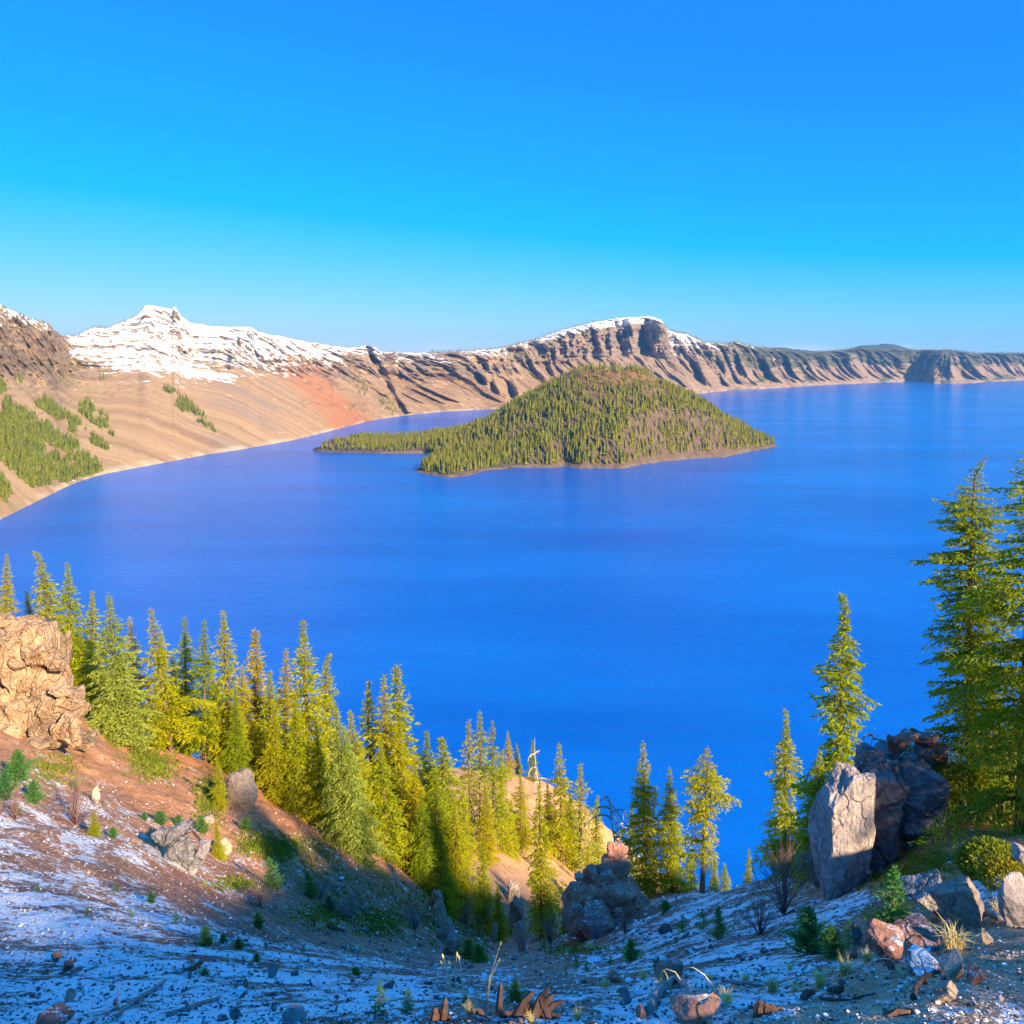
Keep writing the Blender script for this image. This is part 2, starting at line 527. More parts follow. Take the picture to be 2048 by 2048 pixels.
def build_wall():
    nu = len(WU)
    sY = CAMZ * F / (SHORE_V(WU) - HZ)
    # smooth the along-shore wiggles a little so the shore is a curve and not a chain
    ker = np.hanning(33)
    ker /= ker.sum()
    sYs = np.convolve(np.pad(sY, 16, mode='edge'), ker, 'valid')
    sY = np.where((WU > 1835) & (WU < 1880), sY, sYs)
    rY = np.convolve(np.pad(RIM_Y(WU), 16, mode='edge'), ker, 'valid')
    rZ = CAMZ - (RIM_V(WU) - HZ) / F * rY
    dx = (WU - CX) / F
    shore = np.stack([dx * sY, sY], 1)
    seg = np.linalg.norm(np.diff(shore, axis=0), axis=1)
    S = np.concatenate([[0], np.cumsum(seg)])
    tan = np.gradient(shore, axis=0)
    kk = np.hanning(61)
    kk /= kk.sum()
    tan = np.stack([np.convolve(np.pad(tan[:, i], 30, mode='edge'), kk, 'valid') for i in (0, 1)], 1)
    tan /= np.linalg.norm(tan, axis=1)[:, None]
    # profiles: horizontal fraction -> height fraction
    tt = np.linspace(0, 1, 400)
    pA = np.interp(tt, [0, .50, .68, .78, .90, 1], [0, .40, .60, .80, .93, 1])
    pT = np.interp(tt, [0, .60, .72, .82, 1], [0, .50, .63, .80, 1])
    pL = np.interp(tt, [0, .50, .66, .705, .80, 1], [0, .34, .50, .86, .95, 1])
    pR = np.interp(tt, [0, .30, .44, .56, .70, 1], [0, .26, .46, .74, .90, 1])
    wT = 1 - sstep(620, 800, WU)
    wL = sstep(1040, 1130, WU) * (1 - sstep(1335, 1360, WU))
    wR = sstep(1345, 1450, WU)
    wA = np.clip(1 - wT - wL - wR, 0, 1)
    H = wT[:, None] * pT + wL[:, None] * pL + wR[:, None] * pR + wA[:, None] * pA
    H /= np.maximum(H[:, -1:], 1e-6)
    V = np.zeros((WR, nu, 3))
    HF = np.zeros((WR, nu))
    for j in range(nu):
        Yc = sY[j] + tt * (rY[j] - sY[j])
        zc = H[j] * rZ[j]
        vc = HZ + (CAMZ - zc) / Yc * F
        path = np.concatenate([[0], np.cumsum(np.abs(np.diff(vc)) + .05)])
        q = np.interp(np.linspace(0, path[-1], WR), path, tt)
        Y = sY[j] + q * (rY[j] - sY[j])
        V[:, j, 0] = dx[j] * Y
        V[:, j, 1] = Y
        HF[:, j] = np.interp(q, tt, H[j])
        V[:, j, 2] = HF[:, j] * rZ[j]
    U = np.broadcast_to(WU[None, :], HF.shape)
    SV = S[None, :] + (V[:, :, 0] - shore[None, :, 0]) * tan[None, :, 0] + (V[:, :, 1] - shore[None, :, 1]) * tan[None, :, 1]
    Vp = HZ + (CAMZ - V[:, :, 2]) / V[:, :, 1] * F
    Z = V[:, :, 2]
    # ---- relief, pushed horizontally towards the lake
    band = sstep(.02, .22, HF) * (1 - .75 * sstep(.93, 1.0, HF))
    cliff = sstep(.40, .62, HF) * (1 - .8 * sstep(.95, 1.0, HF))
    smooth_talus = (1 - sstep(600, 760, U)) * (1 - sstep(.42, .62, HF))
    big = ridged(SV / 330, Z / 900, seed=3, oct=3)
    mid = ridged(SV / 120 + .3 * fbm(SV / 200, Z / 90, seed=8), Z / 420, seed=5, oct=4)
    fine = ridged(SV / 42 + .5 * fbm(SV / 60, Z / 40, seed=18), Z / 110, seed=9, oct=3)
    blk = fbm(SV / 60, Z / 45, seed=21, oct=4)
    crag = ridged(SV / 20, Z / 26, seed=29, oct=3)
    strata = vnoise(Z / 22 + .4 * fbm(SV / 150, Z / 60, seed=2), SV / 260, seed=31)
    ampR = 1 + .9 * sstep(760, 860, U) + .9 * sstep(1340, 1480, U)
    rough = (1 - .86 * smooth_talus)
    left = 1 - sstep(560, 760, U)
    d = rough * band * ampR * ((1 - .55 * left) * big * 60 + mid * (42 - 22 * left)) + rough * (.35 * band + cliff) * (1 + .5 * sstep(700, 860, U)) * (fine * 20 + blk * 34 + strata * 14 + crag * 15)
    d += smooth_talus * 3 * fbm(SV / 14, Z / 300, seed=77, oct=2)
    # the dyke that runs down the wall, shade on its far side
    ul = 738 + (Vp - 690) * .56 + 6 * fbm(Vp / 22, Vp * 0, seed=4)
    m = sstep(684, 694, Vp) * (1 - sstep(818, 832, Vp))
    d += m * (.55 + .45 * vnoise(Vp / 13, U * 0, seed=44)) * (130 * np.exp(-((U - ul - 4) / 6) ** 2) - 110 * np.exp(-((U - ul + 7) / 7) ** 2))
    # the great cliff's buttress and recesses
    mc = sstep(.44, .56, HF) * (1 - sstep(.93, .99, HF))
    for uc, wd, am in ((1318, 15, 250), (1288, 13, -240), (1263, 8, 70), (1247, 8, -90), (1233, 6, -90), (1222, 5, 60), (1205, 7, 25), (1185, 6, -40), (1150, 8, 40), (1120, 6, -30), (1337, 6, -60)):
        d += mc * am * np.exp(-((U - uc - 6 * fbm(Z / 70, U * 0, seed=int(uc))) / wd) ** 2)
    # dark gullies and ribs along the wall
    for uc, vc, wu, wv, am in ((1024, 788, 9, 28, -150), (1036, 785, 7, 28, 120), (962, 760, 9, 13, -90), (972, 760, 6, 14, 80), (985, 770, 6, 18, -90), (993, 770, 5, 18, 80), (1097, 745, 8, 18, -110), (1106, 745, 6, 18, 90),
                               (930, 740, 9, 12, -60), (668, 770, 8, 16, 60), (1395, 745, 8, 20, -140), (1405, 745, 7, 22, 110), (1440, 735, 8, 20, -140), (1452, 738, 8, 26, 130), (1475, 730, 7, 18, -130), (1486, 735, 7, 26, 120),
                               (1530, 735, 8, 20, -160), (1543, 740, 7, 26, 140), (1575, 735, 8, 18, -150), (1588, 738, 7, 24, 130), (1655, 730, 10, 25, 160), (1668, 730, 14, 30, -160), (1900, 735, 12, 18, 170), (1925, 740, 8, 22, -150), (1960, 740, 9, 22, 140), (1990, 738, 9, 22, -120)):
        d += am * np.exp(-((U - uc - .35 * (Vp - vc)) / wu) ** 2 - ((Vp - vc) / wv) ** 2) * sstep(.02, .15, HF)
    # crags on the snow face of the left peak
    for uc, vc, wu, wv, am in ((400, 675, 8, 14, 70), (415, 690, 7, 16, 70), (432, 705, 6, 12, 60), (465, 710, 6, 12, 80), (482, 678, 5, 12, 90), (350, 628, 6, 12, 50), (462, 730, 6, 10, 60), (520, 705, 8, 14, 60), (568, 715, 10, 26, 70), (230, 740, 7, 8, 45), (92, 735, 5, 10, 40)):
        d += am * np.exp(-((U - uc) / wu) ** 2 - ((Vp - vc) / wv) ** 2)
    ray = np.stack([dx, np.ones_like(dx)], 1)
    ray /= np.linalg.norm(ray, axis=1)[:, None]
    V[:, :, 0] -= ray[None, :, 0] * d
    V[:, :, 1] -= ray[None, :, 1] * d
    # the skyline keeps its row when pushed
    V[:, :, 2] += .0 * d + HF * 6 * fbm(SV / 30, Z / 60, seed=91, oct=3) * (1 - smooth_talus)
    V[0, :, 2] = -6
    # normals for the snow lie
    e1 = np.gradient(V, axis=1)
    e0 = np.gradient(V, axis=0)
    N = np.cross(e1, e0)
    N /= np.linalg.norm(N, axis=2)[:, :, None] + 1e-9
    nz = np.abs(N[:, :, 2])
    # ---- colours
    talus = np.array([.27, .165, .085])
    pale = np.array([.325, .215, .112])
    red = np.array([.32, .125, .05])
    grey = np.array([.17, .14, .12])
    brown = np.array([.18, .105, .055])
    tanc = np.array([.40, .27, .15])
    olive = np.array([.055, .062, .028])
    sh = HF.shape
    C = np.broadcast_to(talus, sh + (3,)).copy()

    def lay(mask, col):
        nonlocal C
        C = C * (1 - mask[..., None]) + np.asarray(col) * mask[..., None]
    wv = SV + 14 * fbm(U / 60, Vp / 40, seed=39, oct=3)
    st = fbm(wv / 30, Z / 700, seed=40, oct=6, gain=.72)
    lay(.8 * sstep(-.25, .35, st), pale)
    st2 = fbm(wv / 44 + 9, Z / 500, seed=43, oct=6, gain=.72)
    lay(.62 * sstep(-.05, .40, st2), brown)
    lay(.7 * sstep(.1, .5, fbm(SV / 35 + 50, Z / 900, seed=47, oct=3)) * sstep(380, 450, U) * (1 - sstep(520, 580, U)), grey)
    ureds = 640 + (Vp - 780) * .9
    rn = fbm(SV / 60, Z / 60, seed=51, oct=4)
    lay(.85 * sstep(.30, 1.0, np.exp(-((U - ureds) / 60) ** 2) + .45 * rn + .35 * st) * sstep(705, 735, Vp), red)
    lay(.75 * np.clip(cliff * (.55 + .9 * blk), 0, 1) * (1 - .4 * left), grey)
    lay(.6 * cliff * sstep(.05, .4, fbm(SV / 80, Z / 35, seed=55)), tanc)
    lay(.7 * sstep(0.1, .5, rn) * sstep(800, 900, U) * (1 - sstep(.7, .9, HF)), brown)
    lay(.35 * sstep(1000, 1200, U), grey)
    # shore margin, bleached
    lay(.55 * (1 - sstep(.008, .03, HF)) * sstep(-.2, .25, fbm(SV / 45, SV * 0, seed=58, oct=4)), np.array([.46, .36, .23]))
    # broken rock bands standing out of the scree
    rb = fbm(U / 16 + Vp / 22, Vp / 7, seed=63, oct=5, gain=.65)
    lay(.8 * sstep(.16, .34, rb) * (1 - sstep(260, 420, U)) * sstep(.25, .4, HF) * (1 - sstep(.8, .9, HF)), np.array([.17, .11, .065]))
    lay(.7 * sstep(.2, .36, rb) * sstep(560, 640, U) * (1 - sstep(860, 960, U)) * sstep(.12, .3, HF), np.array([.16, .09, .055]))
    # brush and forest cover
    fo = fbm(U / 30, Vp / 12, seed=61, oct=4)
    lay(.85 * sstep(1400, 1520, U) * sstep(-.15, .2, fo + .8 * sstep(.42, .68, HF) - .35), olive)
    lay(.5 * (1 - sstep(150, 330, U)) * sstep(.15, .4, fo) * (1 - sstep(.85, 1, HF)) * sstep(690, 740, Vp), np.array([.20, .17, .07]))
    lay(.6 * sstep(0.0, .3, fbm(U / 14, Vp / 9, seed=66)) * (1 - sstep(60, 130, U)) * (1 - sstep(690, 730, Vp)), olive)
    snl = curve([(-350, 640), (0, 664), (90, 668), (130, 700), (150, 742), (300, 768), (450, 770), (600, 748), (700, 738), (850, 738), (1000, 722), (1060, 694), (1130, 672), (1200, 656), (1300, 645), (1330, 646), (1345, 708), (1420, 708), (1470, 702), (1560, 708), (1610, 690), (2400, 670)])(U)
    cap = sstep(1060, 1130, U) * (1 - sstep(1325, 1345, U))
    q = Vp - snl + 12 * (1 - cap) * fbm(U / 25, Vp / 10, seed=88)
    sn = sstep(22, -50, q) * (1 - cap) + cap * 1.3 * sstep(4, -5, q)
    dens = np.interp(U, [-350, 100, 150, 250, 500, 700, 1000, 1100, 1340, 1420, 1560, 1620, 2400], [.74, .74, .76, .84, .76, .70, .68, 1.0, 1.0, .92, .8, .3, .2])
    snow = sn * dens * (.25 + .75 * sstep(.30, .62, nz)) - .5 * np.clip(crag * .8 + blk * 1.2, -.25, 1) * (1 - .5 * sstep(.9, 1, HF))
    snow = np.clip(snow, 0, 1.1)
    snow[-2:, :] = np.maximum(snow[-2:, :], .9 * ((WU > 140) & (WU < 1310))[None, :] * (1 - .9 * sstep(720, 780, WU) * (1 - sstep(1080, 1130, WU)))[None, :])
    # back of the rim
    back = []
    for off, dz in ((250, -25), (1000, -120), (2200, -260)):
        b = V[-1].copy()
        b[:, 0] += ray[:, 0] * off
        b[:, 1] += ray[:, 1] * off
        b[:, 2] = np.maximum(b[:, 2] + dz, 60)
        back.append(b)
    nb = len(back)
    A = np.concatenate([V, np.stack(back)], 0)
    Cc = np.concatenate([C, np.broadcast_to(olive, (nb, nu, 3))], 0)
    Sn = np.concatenate([snow, np.repeat(snow[-1:], nb, 0) * .8], 0)
    me = mesh_np('crater_wall', A.reshape(-1, 3), grid_faces(WR + nb, nu), [M['wall']], True, dict(tint=Cc.reshape(-1, 3), snow=Sn.ravel(), crag=np.concatenate([1 - smooth_talus, np.ones((nb, nu))], 0).ravel()))
    link('crater_wall', me, kind='structure', label='steep crater wall of scree, cliffs and snow around the lake')
    return V


WALL = build_wall()
WALL_V = HZ + (CAMZ - WALL[:, :, 2]) / WALL[:, :, 1] * F


def on_wall(u, v):
    j = int(np.argmin(np.abs(WU - u)))
    i = int(np.argmin(np.abs(WALL_V[:, j] - v)))
    return WALL[i, j]


# distant hills behind the rim
def build_far_hill(name, u0, u1, pts, Y, label):
    us = np.linspace(u0, u1, 60)
    vs = curve(pts)(us)
    ys = np.linspace(-1, 1, 24)
    V = []
    for y in ys:
        for u, v in zip(us, vs):
            top = CAMZ - (v - HZ) / F * Y
            z = 120 + (top - 120) * (1 - y * y) + 14 * float(vnoise(u / 6, y * 4, seed=5)) * (1 - y * y)
            yy = Y + y * 900
            V.append(((u - CX) / F * Y, yy, z))
    k = M['farhill']
    link(name, mesh_np(name, V, grid_faces(len(ys), len(us)), [k], True), kind='structure', label=label)


_k = NM('far_forested_hill')
M['farhill'] = _k.out(_k.mix(_k.noise(_k.pos(), .004, 4, .6), (.045, .06, .04), (.09, .10, .07)), .95)
build_far_hill('hills', 1640, 1900, [(1640, 712), (1700, 700), (1722, 692), (1770, 687), (1795, 692), (1814, 701), (1900, 714)], 13200, 'low dark hill far beyond the crater rim')
build_far_hill('hills', 1480, 1680, [(1480, 712), (1530, 695), (1560, 695), (1617, 702), (1680, 714)], 12800, 'flat shield hill far beyond the crater rim')

# ------------------------------------------------------------------ the island
ICX, ICY = 309.0, 2600.0


def shorept(u, v):
    Y = CAMZ * F / (v - HZ)
    return ((u - CX) / F * Y, Y)


ISL = [shorept(*p) for p in [(828, 943), (860, 950), (895, 955), (936, 952), (973, 941), (1024, 936), (1070, 935), (1107, 936), (1125, 932), (1159, 938), (1200, 936), (1247, 938), (1290, 928), (1325, 924), (1390, 917), (1449, 914), (1506, 902), (1560, 892)]]
ISL += [(820, 2830), (720, 2960), (520, 3080), (250, 3120), (20, 3060), (-170, 2990), (-300, 2960)]
ISL += [shorept(*p) for p in [(823, 874), (740, 876), (700, 880), (662, 879), (640, 888), (660, 892), (628, 898), (626, 904), (680, 905), (740, 906), (800, 907), (848, 907), (866, 915), (850, 930)]]
ISL = np.array(ISL)


def poly_sd(x, y, poly):
    """signed distance, positive inside"""
    x = np.asarray(x, float)
    y = np.asarray(y, float)
    dmin = np.full(x.shape, 1e18)
    ins = np.zeros(x.shape, bool)
    n = len(poly)
    for i in range(n):
        a, b = poly[i], poly[(i + 1) % n]
        ex, ey = b[0] - a[0], b[1] - a[1]
        t = np.clip(((x - a[0]) * ex + (y - a[1]) * ey) / (ex * ex + ey * ey), 0, 1)
        dmin = np.minimum(dmin, (x - a[0] - t * ex) ** 2 + (y - a[1] - t * ey) ** 2)
        c = ((a[1] > y) != (b[1] > y)) & (x < (b[0] - a[0]) * (y - a[1]) / (b[1] - a[1] + 1e-12) + a[0])
        ins ^= c
    return np.sqrt(dmin) * np.where(ins, 1, -1)


def island_h(x, y, with_d=False):
    d = poly_sd(x, y, ISL) + 7 * fbm(np.asarray(x) / 40, np.asarray(y) / 40, seed=71)
    r = np.hypot(x - ICX, y - ICY) * (1 + .05 * fbm(np.asarray(x) / 120, np.asarray(y) / 120, seed=72))
    cone = np.interp(r, [0, 35, 70, 88, 115, 200, 300, 400, 480, 570, 700], [222, 224, 238, 243, 235, 186, 124, 66, 30, 9, 0])
    base = np.where(d > 0, 7 * (1 - np.exp(-np.maximum(d, 0) / 12)) + 8 * sstep(0, 60, d) * (.5 + .7 * fbm(np.asarray(x) / 55, np.asarray(y) / 55, seed=73, oct=4)), d * .4)
    h = base + cone * sstep(0, 70, d)
    h = h + sstep(0, 20, d) * 2.2 * fbm(np.asarray(x) / 14, np.asarray(y) / 14, seed=75, oct=3)
    return (h, d, r) if with_d else h


def build_island():
    xs = np.linspace(-760, 960, 420)
    ys = np.linspace(1930, 3160, 300)
    X, Y = np.meshgrid(xs, ys)
    h, d, r = island_h(X, Y, True)
    h = np.maximum(h, -8)
    dark = np.array([.085, .062, .052])
    red = np.array([.23, .12, .055])
    shore = np.array([.20, .15, .105])
    ash = np.array([.15, .10, .066])
    C = np.broadcast_to(ash, X.shape + (3,)).copy()
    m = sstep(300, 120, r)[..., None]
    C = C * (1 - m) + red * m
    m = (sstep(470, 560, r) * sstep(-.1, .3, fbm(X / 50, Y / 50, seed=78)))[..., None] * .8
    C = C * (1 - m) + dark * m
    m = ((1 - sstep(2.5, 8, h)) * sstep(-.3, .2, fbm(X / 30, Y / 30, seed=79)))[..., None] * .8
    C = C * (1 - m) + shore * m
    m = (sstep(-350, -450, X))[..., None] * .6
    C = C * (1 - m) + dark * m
    ok = (d > -14)
    Fc = grid_faces(len(ys), len(xs))
    keep = ok.ravel()[Fc].any(1)
    Fc = Fc[keep]
    used, inv = np.unique(Fc, return_inverse=True)
    V = np.stack([X, Y, h], -1).reshape(-1, 3)[used]
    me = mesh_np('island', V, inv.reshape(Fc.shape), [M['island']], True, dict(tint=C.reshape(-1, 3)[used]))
    link('island', me, kind='structure', label='cone shaped cinder island with a flat lava spur in the lake')


build_island()


# ------------------------------------------------------------------ far trees
def far_tree_template(seed, tiers=6, sides=6, fat=.135):
    r = np.random.default_rng(seed)
    V, T, c = [], [], []
    # trunk
    for k in range(3):
        a = k * 2.094
        V.append((.016 * math.cos(a), .016 * math.sin(a), -.04))
    for k in range(3):
        a = k * 2.094
        V.append((.012 * math.cos(a), .012 * math.sin(a), .3))
    for k in range(3):
        k2 = (k + 1) % 3
        T += [(k, k2, 3 + k2), (k, 3 + k2, 3 + k)]
    c += [0.0] * 6
    for i in range(tiers):
        f = i / tiers
        z0 = .07 + .93 * f * .95
        z1 = min(1.0, z0 + .95 / tiers * 1.75)
        if i == tiers - 1:
            z1 = 1.0
        R = fat * (1 - f) ** .8 * r.uniform(.85, 1.15) + .012
        b = len(V)
        off = r.uniform(0, 6.28)
        for k in range(sides):
            a = off + k * 2 * math.pi / sides
            rr = R * r.uniform(.62, 1.2)
            V.append((rr * math.cos(a), rr * math.sin(a), z0 + r.uniform(-.025, .02)))
            c.append(r.uniform(.3, 1.0))
        V.append((r.normal(0, .006), r.normal(0, .006), z1))
        c.append(r.uniform(.2, .6))
        for k in range(sides):
            T.append((b + k, b + (k + 1) % sides, b + sides))
    return np.array(V), np.array(T), np.array(c)


FAR_T = [far_tree_template(s, 6, 6, f) for s, f in ((1, .12), (2, .15), (3, .105), (4, .17))]
FAR_ME = [mesh_np('far_conifer', v, t, [M['fol_far']], False, dict(tint=c)) for v, t, c in FAR_T]


def scatter_stuff(name, pts, hts, rng, label, cat, mat):
    VV, TT, CC = [], [], []
    n0 = 0
    for p, h in zip(pts, hts):
        v, t, c = FAR_T[rng.integers(len(FAR_T))]
        a = rng.uniform(0, 6.28)
        w = h * rng.uniform(.85, 1.2)
        x = v[:, 0] * math.cos(a) - v[:, 1] * math.sin(a)
        y = v[:, 0] * math.sin(a) + v[:, 1] * math.cos(a)
        VV.append(np.stack([p[0] + x * w, p[1] + y * w, p[2] + v[:, 2] * h], 1))
        TT.append(t + n0)
        CC.append(np.clip(c * rng.uniform(.35, 1.25), 0, 1))
        n0 += len(v)
    me = mesh_np(name, np.concatenate(VV), np.concatenate(TT), [mat], False, dict(tint=np.concatenate(CC)))
    return link(name, me, kind='stuff', label=label, cat=cat)


def build_far_trees():
    rng = np.random.default_rng(5)
    # --- island forest
    n = 80000
    x = rng.uniform(-740, 930, n)
    y = rng.uniform(1950, 2960, n)
    h, d, r = island_h(x, y, True)
    dens = np.where(r < 500, .50, .62)
    dens = np.where(r < 330, .52, dens)
    dens = np.where((r < 190), .17, dens)
    dens = np.where((r > 170) & (x > ICX + 60), .62, dens)
    dens *= np.clip(.65 + 1.0 * fbm(x / 60, y / 60, seed=81, oct=3), .25, 1.3)
    dens = np.where(x < -150, dens * .6, dens)
    dens = np.where(x < -560, dens * .25, dens)
    dens = np.where((y > ICY + 120) & (x > -150), 0.0, dens)
    ok = (d > 13) & (rng.uniform(0, 1, n) < dens) & (r > 60)
    x, y, h, d, r = x[ok], y[ok], h[ok], d[ok], r[ok]
    ht = rng.uniform(11, 33, len(x)) * np.where(r < 260, .8, 1.0) * np.where(x < -300, .75, 1.0)
    order = np.argsort(-(ht / y))
    near = order[:200]
    rest = order[200:]
    for k in near:
        m = FAR_ME[rng.integers(4)]
        o = link('island_conifer', m, None, (x[k], y[k], h[k] - .4), (0, 0, rng.uniform(0, 6.28)), (ht[k], ht[k], ht[k]),
                 'slender conifer among the tallest in the forest on the cone shaped island', 'tree', 'tall conifers on the island')
    scatter_stuff('island_forest', np.stack([x, y, h - .4], 1)[rest], ht[rest], rng, 'forest of small conifers covering the cone shaped island', 'forest', M['fol_far'])
    # --- forest strips on the talus of the near wall (zoomed photo coordinates of the strips)

    def z1(px, py):
        return (px * .3623, 560 + py * .3623)
    polys = [
        [(-260, 560), (0, 560), (60, 640), (60, 700), (180, 740), (300, 830), (420, 900), (500, 990), (580, 1050), (480, 1085), (400, 1105), (330, 1130), (250, 1135), (180, 1150), (60, 1060), (0, 1010), (-260, 900)],
        [(-260, 1080), (0, 1090), (60, 1170), (30, 1230), (-80, 1260), (-260, 1230)],
        [(195, 655), (240, 650), (330, 715), (420, 770), (500, 850), (600, 930), (590, 950), (500, 900), (400, 850), (300, 760), (200, 700)],
        [(440, 690), (480, 665), (560, 760), (610, 830), (645, 880), (600, 850), (520, 800), (430, 730)],
        [(530, 715), (570, 740), (660, 825), (640, 830), (560, 760)],
        [(880, 590), (950, 600), (1020, 650), (1090, 720), (1150, 770), (1200, 850), (1120, 800), (1050, 770), (975, 740), (960, 660)],
        [(305, 525), (360, 545), (350, 570), (310, 550)], [(540, 535), (580, 545), (575, 570), (550, 560)], [(80, 520), (130, 560), (120, 580), (80, 550)],
        [(1545, 510), (1600, 520), (1640, 600), (1560, 560)],
    ]
    pts, hts = [], []
    dn = [.95, .8, 1.0, .9, .6, .75, .4, .4, .5, .0]
    for pi, pl in enumerate(polys):
        q = np.array([z1(*p) for p in pl])
        A = abs(np.sum(q[:, 0] * np.roll(q[:, 1], -1) - q[:, 1] * np.roll(q[:, 0], -1))) / 2
        m = int(A / 9.0 * dn[pi])
        lo, hi = q.min(0), q.max(0)
        got = 0
        for _ in range(m * 8):
            if got >= m:
                break
            u, v = rng.uniform(lo, hi)
            if float(poly_sd(np.array([u]), np.array([v]), q)[0]) < 0 or float(vnoise(np.array([u / 16]), np.array([v / 9]), seed=15)[0]) < -.25:
                continue
            pts.append(on_wall(u, v) - np.array([0, 0, 1.0]))
            hts.append(rng.uniform(13, 27))
            got += 1
    # the promontory woods across the bay
    for (ua, va, ub, vb, wd, m) in ((716, 758, 735, 790, 9, 30), (765, 800, 792, 826, 8, 40), (1020, 700, 1068, 728, 7, 50), (1035, 706, 1062, 722, 5, 40), (705, 810, 720, 828, 8, 12)):
        for _ in range(m):
            t = rng.uniform(0, 1)
            pts.append(on_wall(ua + (ub - ua) * t + rng.normal(0, wd), va + (vb - va) * t + rng.normal(0, 4)) - np.array([0, 0, 1.0]))
            hts.append(rng.uniform(14, 26))
    pts = np.array(pts)
    hts = np.array(hts)
    o = np.argsort(-(hts / pts[:, 1]))
    inv = [k for k in o if -20 < CX + pts[k, 0] / pts[k, 1] * F < 1400]
    for k in inv[:95]:
        link('slope_conifer', FAR_ME[rng.integers(4)], None, pts[k], (0, 0, rng.uniform(0, 6.28)), (hts[k],) * 3,
             'dark conifer among the tallest on the scree of the far crater wall', 'tree', 'conifers on the crater wall scree')
    taken = set(inv[:95])
    rest = [k for k in range(len(pts)) if k not in taken]
    scatter_stuff('crater_wall_forest', pts[rest], hts[rest], rng, 'strips of dark conifers growing down the crater wall scree', 'forest', M['fol_far'])
    # --- trees along the rim skyline and over the wooded far rim
    pts, hts = [], []
    for _ in range(2600):
        u = rng.uniform(860, 2080)
        p = {True: .55, False: 1.0}[u < 1330]
        if u < 1330 and (rng.uniform() > .35 or u > 1235):
            continue
        row = WR - 1 - int(rng.exponential(1.2 if u < 1400 else 5))
        j = int(np.argmin(np.abs(WU - u)))
        pts.append(WALL[max(row, 40), j] - np.array([0, 0, 1.5]))
        hts.append(rng.uniform(12, 26) if u < 1340 else rng.uniform(14, 30))
    uu, vv = rng.uniform(1400, 2080, 9000), rng.uniform(690, 752, 9000)
    sel = fbm(uu / 26, vv / 11, seed=61, oct=3) + (744 - vv) / 70 - .42 > rng.uniform(-.05, .3, 9000)
    for u, v in zip(uu[sel], vv[sel]):
        pts.append(on_wall(u, v) - np.array([0, 0, 1.5]))
        hts.append(rng.uniform(12, 24))
    for _ in range(420):          # scrub on the snowy left skyline
        u = rng.choice([rng.uniform(0, 110), rng.uniform(140, 215), rng.uniform(215, 290), rng.uniform(380, 870)])
        j = int(np.argmin(np.abs(WU - u)))
        pts.append(WALL[WR - 1 - int(rng.exponential(9 if u < 110 else 3)), j] - np.array([0, 0, 1]))
        hts.append(rng.uniform(7, 15))
    scatter_stuff('rim_forest', np.array(pts), np.array(hts), rng, 'dark conifers along the skyline of the far crater rim', 'forest', M['fol_far'])


build_far_trees()
